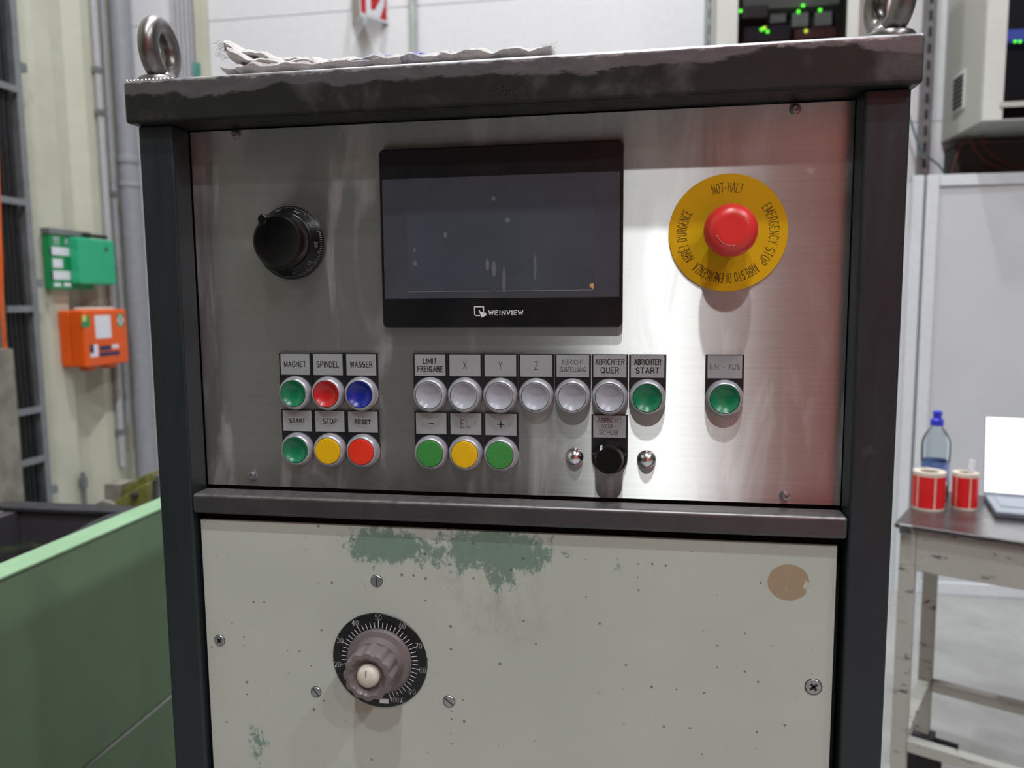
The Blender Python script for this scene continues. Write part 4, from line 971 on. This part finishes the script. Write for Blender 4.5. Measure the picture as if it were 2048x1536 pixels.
# things on the cart
def onT(u, v): return AZ(u, v, TZ)
def roll(u, v, ub, r, h, label, mat='roll_red'):
    p = onT(u, v); p = Vector((p.x, p.y + r, TZ + .0006))
    t = thing('label_roll', p, label, 'label roll', 'rolls of red labels on the cart')
    MB().lathe([(r * .62, 0), (r, 0), (r, .003), (r, h - .003), (r, h), (r * .62, h), (r * .62, 0)], p, (0, 0, 1), 40, False, False, False).build('paper_roll', 'roll_core', t)
    m = MB()
    for a0 in (-38, 25, 88, 151, 214, 277):          # red labels wound round the roll, white gaps between
        pts = [math.radians(a0 + k * 5.7) for k in range(11)]
        vs = [p + Vector((math.cos(a) * (r + .0005), math.sin(a) * (r + .0005), z)) for z in (.006, h - .010) for a in pts]
        m.add(vs, [(k, k + 1, 12 + k, 11 + k) for k in range(10)], True)
        m.build('red_label', mat, t); m = MB()
    MB().lathe([(r * .50, .0005), (r * .615, .0005), (r * .615, h - .002), (r * .50, h - .002), (r * .50, .0005)], p, (0, 0, 1), 32, False, False).build('cardboard_core', mk('core%d' % int(u), 'b8ab98', .7), t)
    return p
r1 = roll(1866, 1024, 0, .0385, .098, 'wide red label roll in front of the water bottle')
r2 = roll(1937, 1022, 0, .030, .094, 'narrower red label roll beside the laptop with a clear tube in it')
tag(MB().tube([r2 + Vector((.004, .004, .004)), r2 + Vector((.016, .004, .125))], .0065, 12).build('clear_tube', 'pvc_white'), 'short whitish plastic tube standing in the narrower red label roll', 'tube')
bp_ = onT(1876, 1002); bp_ = Vector((bp_.x, bp_.y + .035, TZ + .0006))
bt = thing('water_bottle', bp_, 'clear plastic water bottle with blue sports cap on the cart', 'bottle')
MB().lathe([(.031, 0), (.0355, .004), (.0355, .05), (.0335, .075), (.0335, .105), (.0355, .125), (.036, .165), (.034, .185), (.026, .205), (.0155, .222), (.0135, .226), (.0135, .236), (.0125, .236), (.0122, .227), (.0145, .22), (.025, .203), (.033, .184), (.035, .165), (.0345, .125), (.0325, .105), (.0325, .075), (.0345, .05), (.0345, .005), (.0005, .004)], bp_, (0, 0, 1), 36, False, False).zs(bp_.z, .87).build('bottle_body', 'pet', bt)
MB().lathe([(.0165, .229), (.0165, .247), (.011, .252), (.0105, .262), (.012, .264), (.012, .272), (.008, .275), (.0005, .275)], bp_, (0, 0, 1), 28, True, False).zs(bp_.z, .87).build('sports_cap', 'bottle_cap', bt)
lt = NT('bottle_label'); nz = lt.noise(lt.co((1, 1, 1)), 34, 3, .5, .5); lt.P(col=lt.mix(lt.ramp(nz, .42, .58), lin('7f8fc0'), lin('5a7ab8')), rough=.4); MT['bottle_label'] = lt.m
MB().lathe([(.0358, .062), (.0345, .078), (.0345, .104), (.0358, .120)], bp_, (0, 0, 1), 36, False, False).zs(bp_.z, .87).build('label', 'bottle_label', bt)
# laptop seen from behind-left, lid bright
l0 = onT(1990, 1036)
lp0 = thing('laptop', (l0.x + .15, l0.y + .08, TZ), 'open laptop with a glowing white screen at the right edge of the cart', 'laptop')
LA = math.radians(-14); LXv = Vector((math.cos(LA), math.sin(LA), 0)); LYv = Vector((-math.sin(LA), math.cos(LA), 0))
def lb(x0, x1, y0, y1, z0, z1, name, mat, bev=.002):
    m = MB().box(x0, x1, y0, y1, z0, z1); m.v = [Vector((l0.x, l0.y, TZ + .0006)) + LXv * v.x + LYv * v.y + Vector((0, 0, v.z)) for v in m.v]
    return m.build(name, mat, lp0, bev)
lb(0, .30, 0, .20, 0, .016, 'keyboard_base', 'laptop_body', .004)
lb(.02, .28, .06, .16, .0162, .0172, 'keyboard', 'laptop_body', .0003)
def lid(x0, x1, h0, h1, t0, t1, name, mat):
    th = math.radians(100); up = LYv * -math.cos(th) + Vector((0, 0, math.sin(th))); nr = LYv * -math.sin(th) - Vector((0, 0, math.cos(th)))
    o = Vector((l0.x, l0.y, TZ + .018)) + LYv * .2
    vs = [o + LXv * x + up * h + nr * t for h in (h0, h1) for t in (t0, t1) for x in (x0, x1)]
    return MB().add(vs, [(0, 1, 3, 2), (4, 6, 7, 5), (0, 4, 5, 1), (2, 3, 7, 6), (0, 2, 6, 4), (1, 5, 7, 3)]).build(name, mat, lp0, .002)
lid(0, .30, .001, .205, -.004, .004, 'screen_lid', 'laptop_body'); lid(.001, .299, .003, .204, .0042, .0048, 'display', 'screen_white')

# ================================================================== BEHIND THE CAMERA (seen as reflections in the panel)
rm = thing('red_machine', (2.0, -4.7, 0), 'tall red machine housing standing in the hall behind the viewpoint', 'machine')
bx(.58, 3.4, -5.2, -4.3, .08, 4.6).build('housing', 'red_machine', rm, .02)
bx(.63, 3.35, -5.15, -4.35, 0, .079).build('plinth', 'dark_steel', rm)
for x0 in (.62, 2.02): bx(x0, x0 + 1.32, -4.299, -4.28, .2, 4.4).build('door', 'red_machine', rm, .006)
for x0 in (1.86, 2.06): bx(x0, x0 + .04, -4.2795, -4.24, 1.1, 1.5).build('door_handle', 'dark_steel', rm, .004)
dk = thing('dark_machine', (-1.7, -3.0, 0), 'dark grey housing added unseen behind the viewpoint for a dark reflection in the panel', 'machine')  # added so the left of the panel reflects something dark
bx(-2.6, -.55, -3.6, -2.6, .08, 2.9).build('housing', 'dark_machine', dk, .02)
bx(-2.55, -.6, -3.55, -2.65, 0, .079).build('plinth', 'dark_steel', dk)
for x0 in (-2.55, -1.55): bx(x0, x0 + .95, -2.599, -2.585, .2, 2.7).build('door', 'dark_machine', dk, .006)
bx(-1.66, -1.63, -2.5845, -2.56, 1.1, 1.4).build('door_handle', 'zinc', dk, .004)
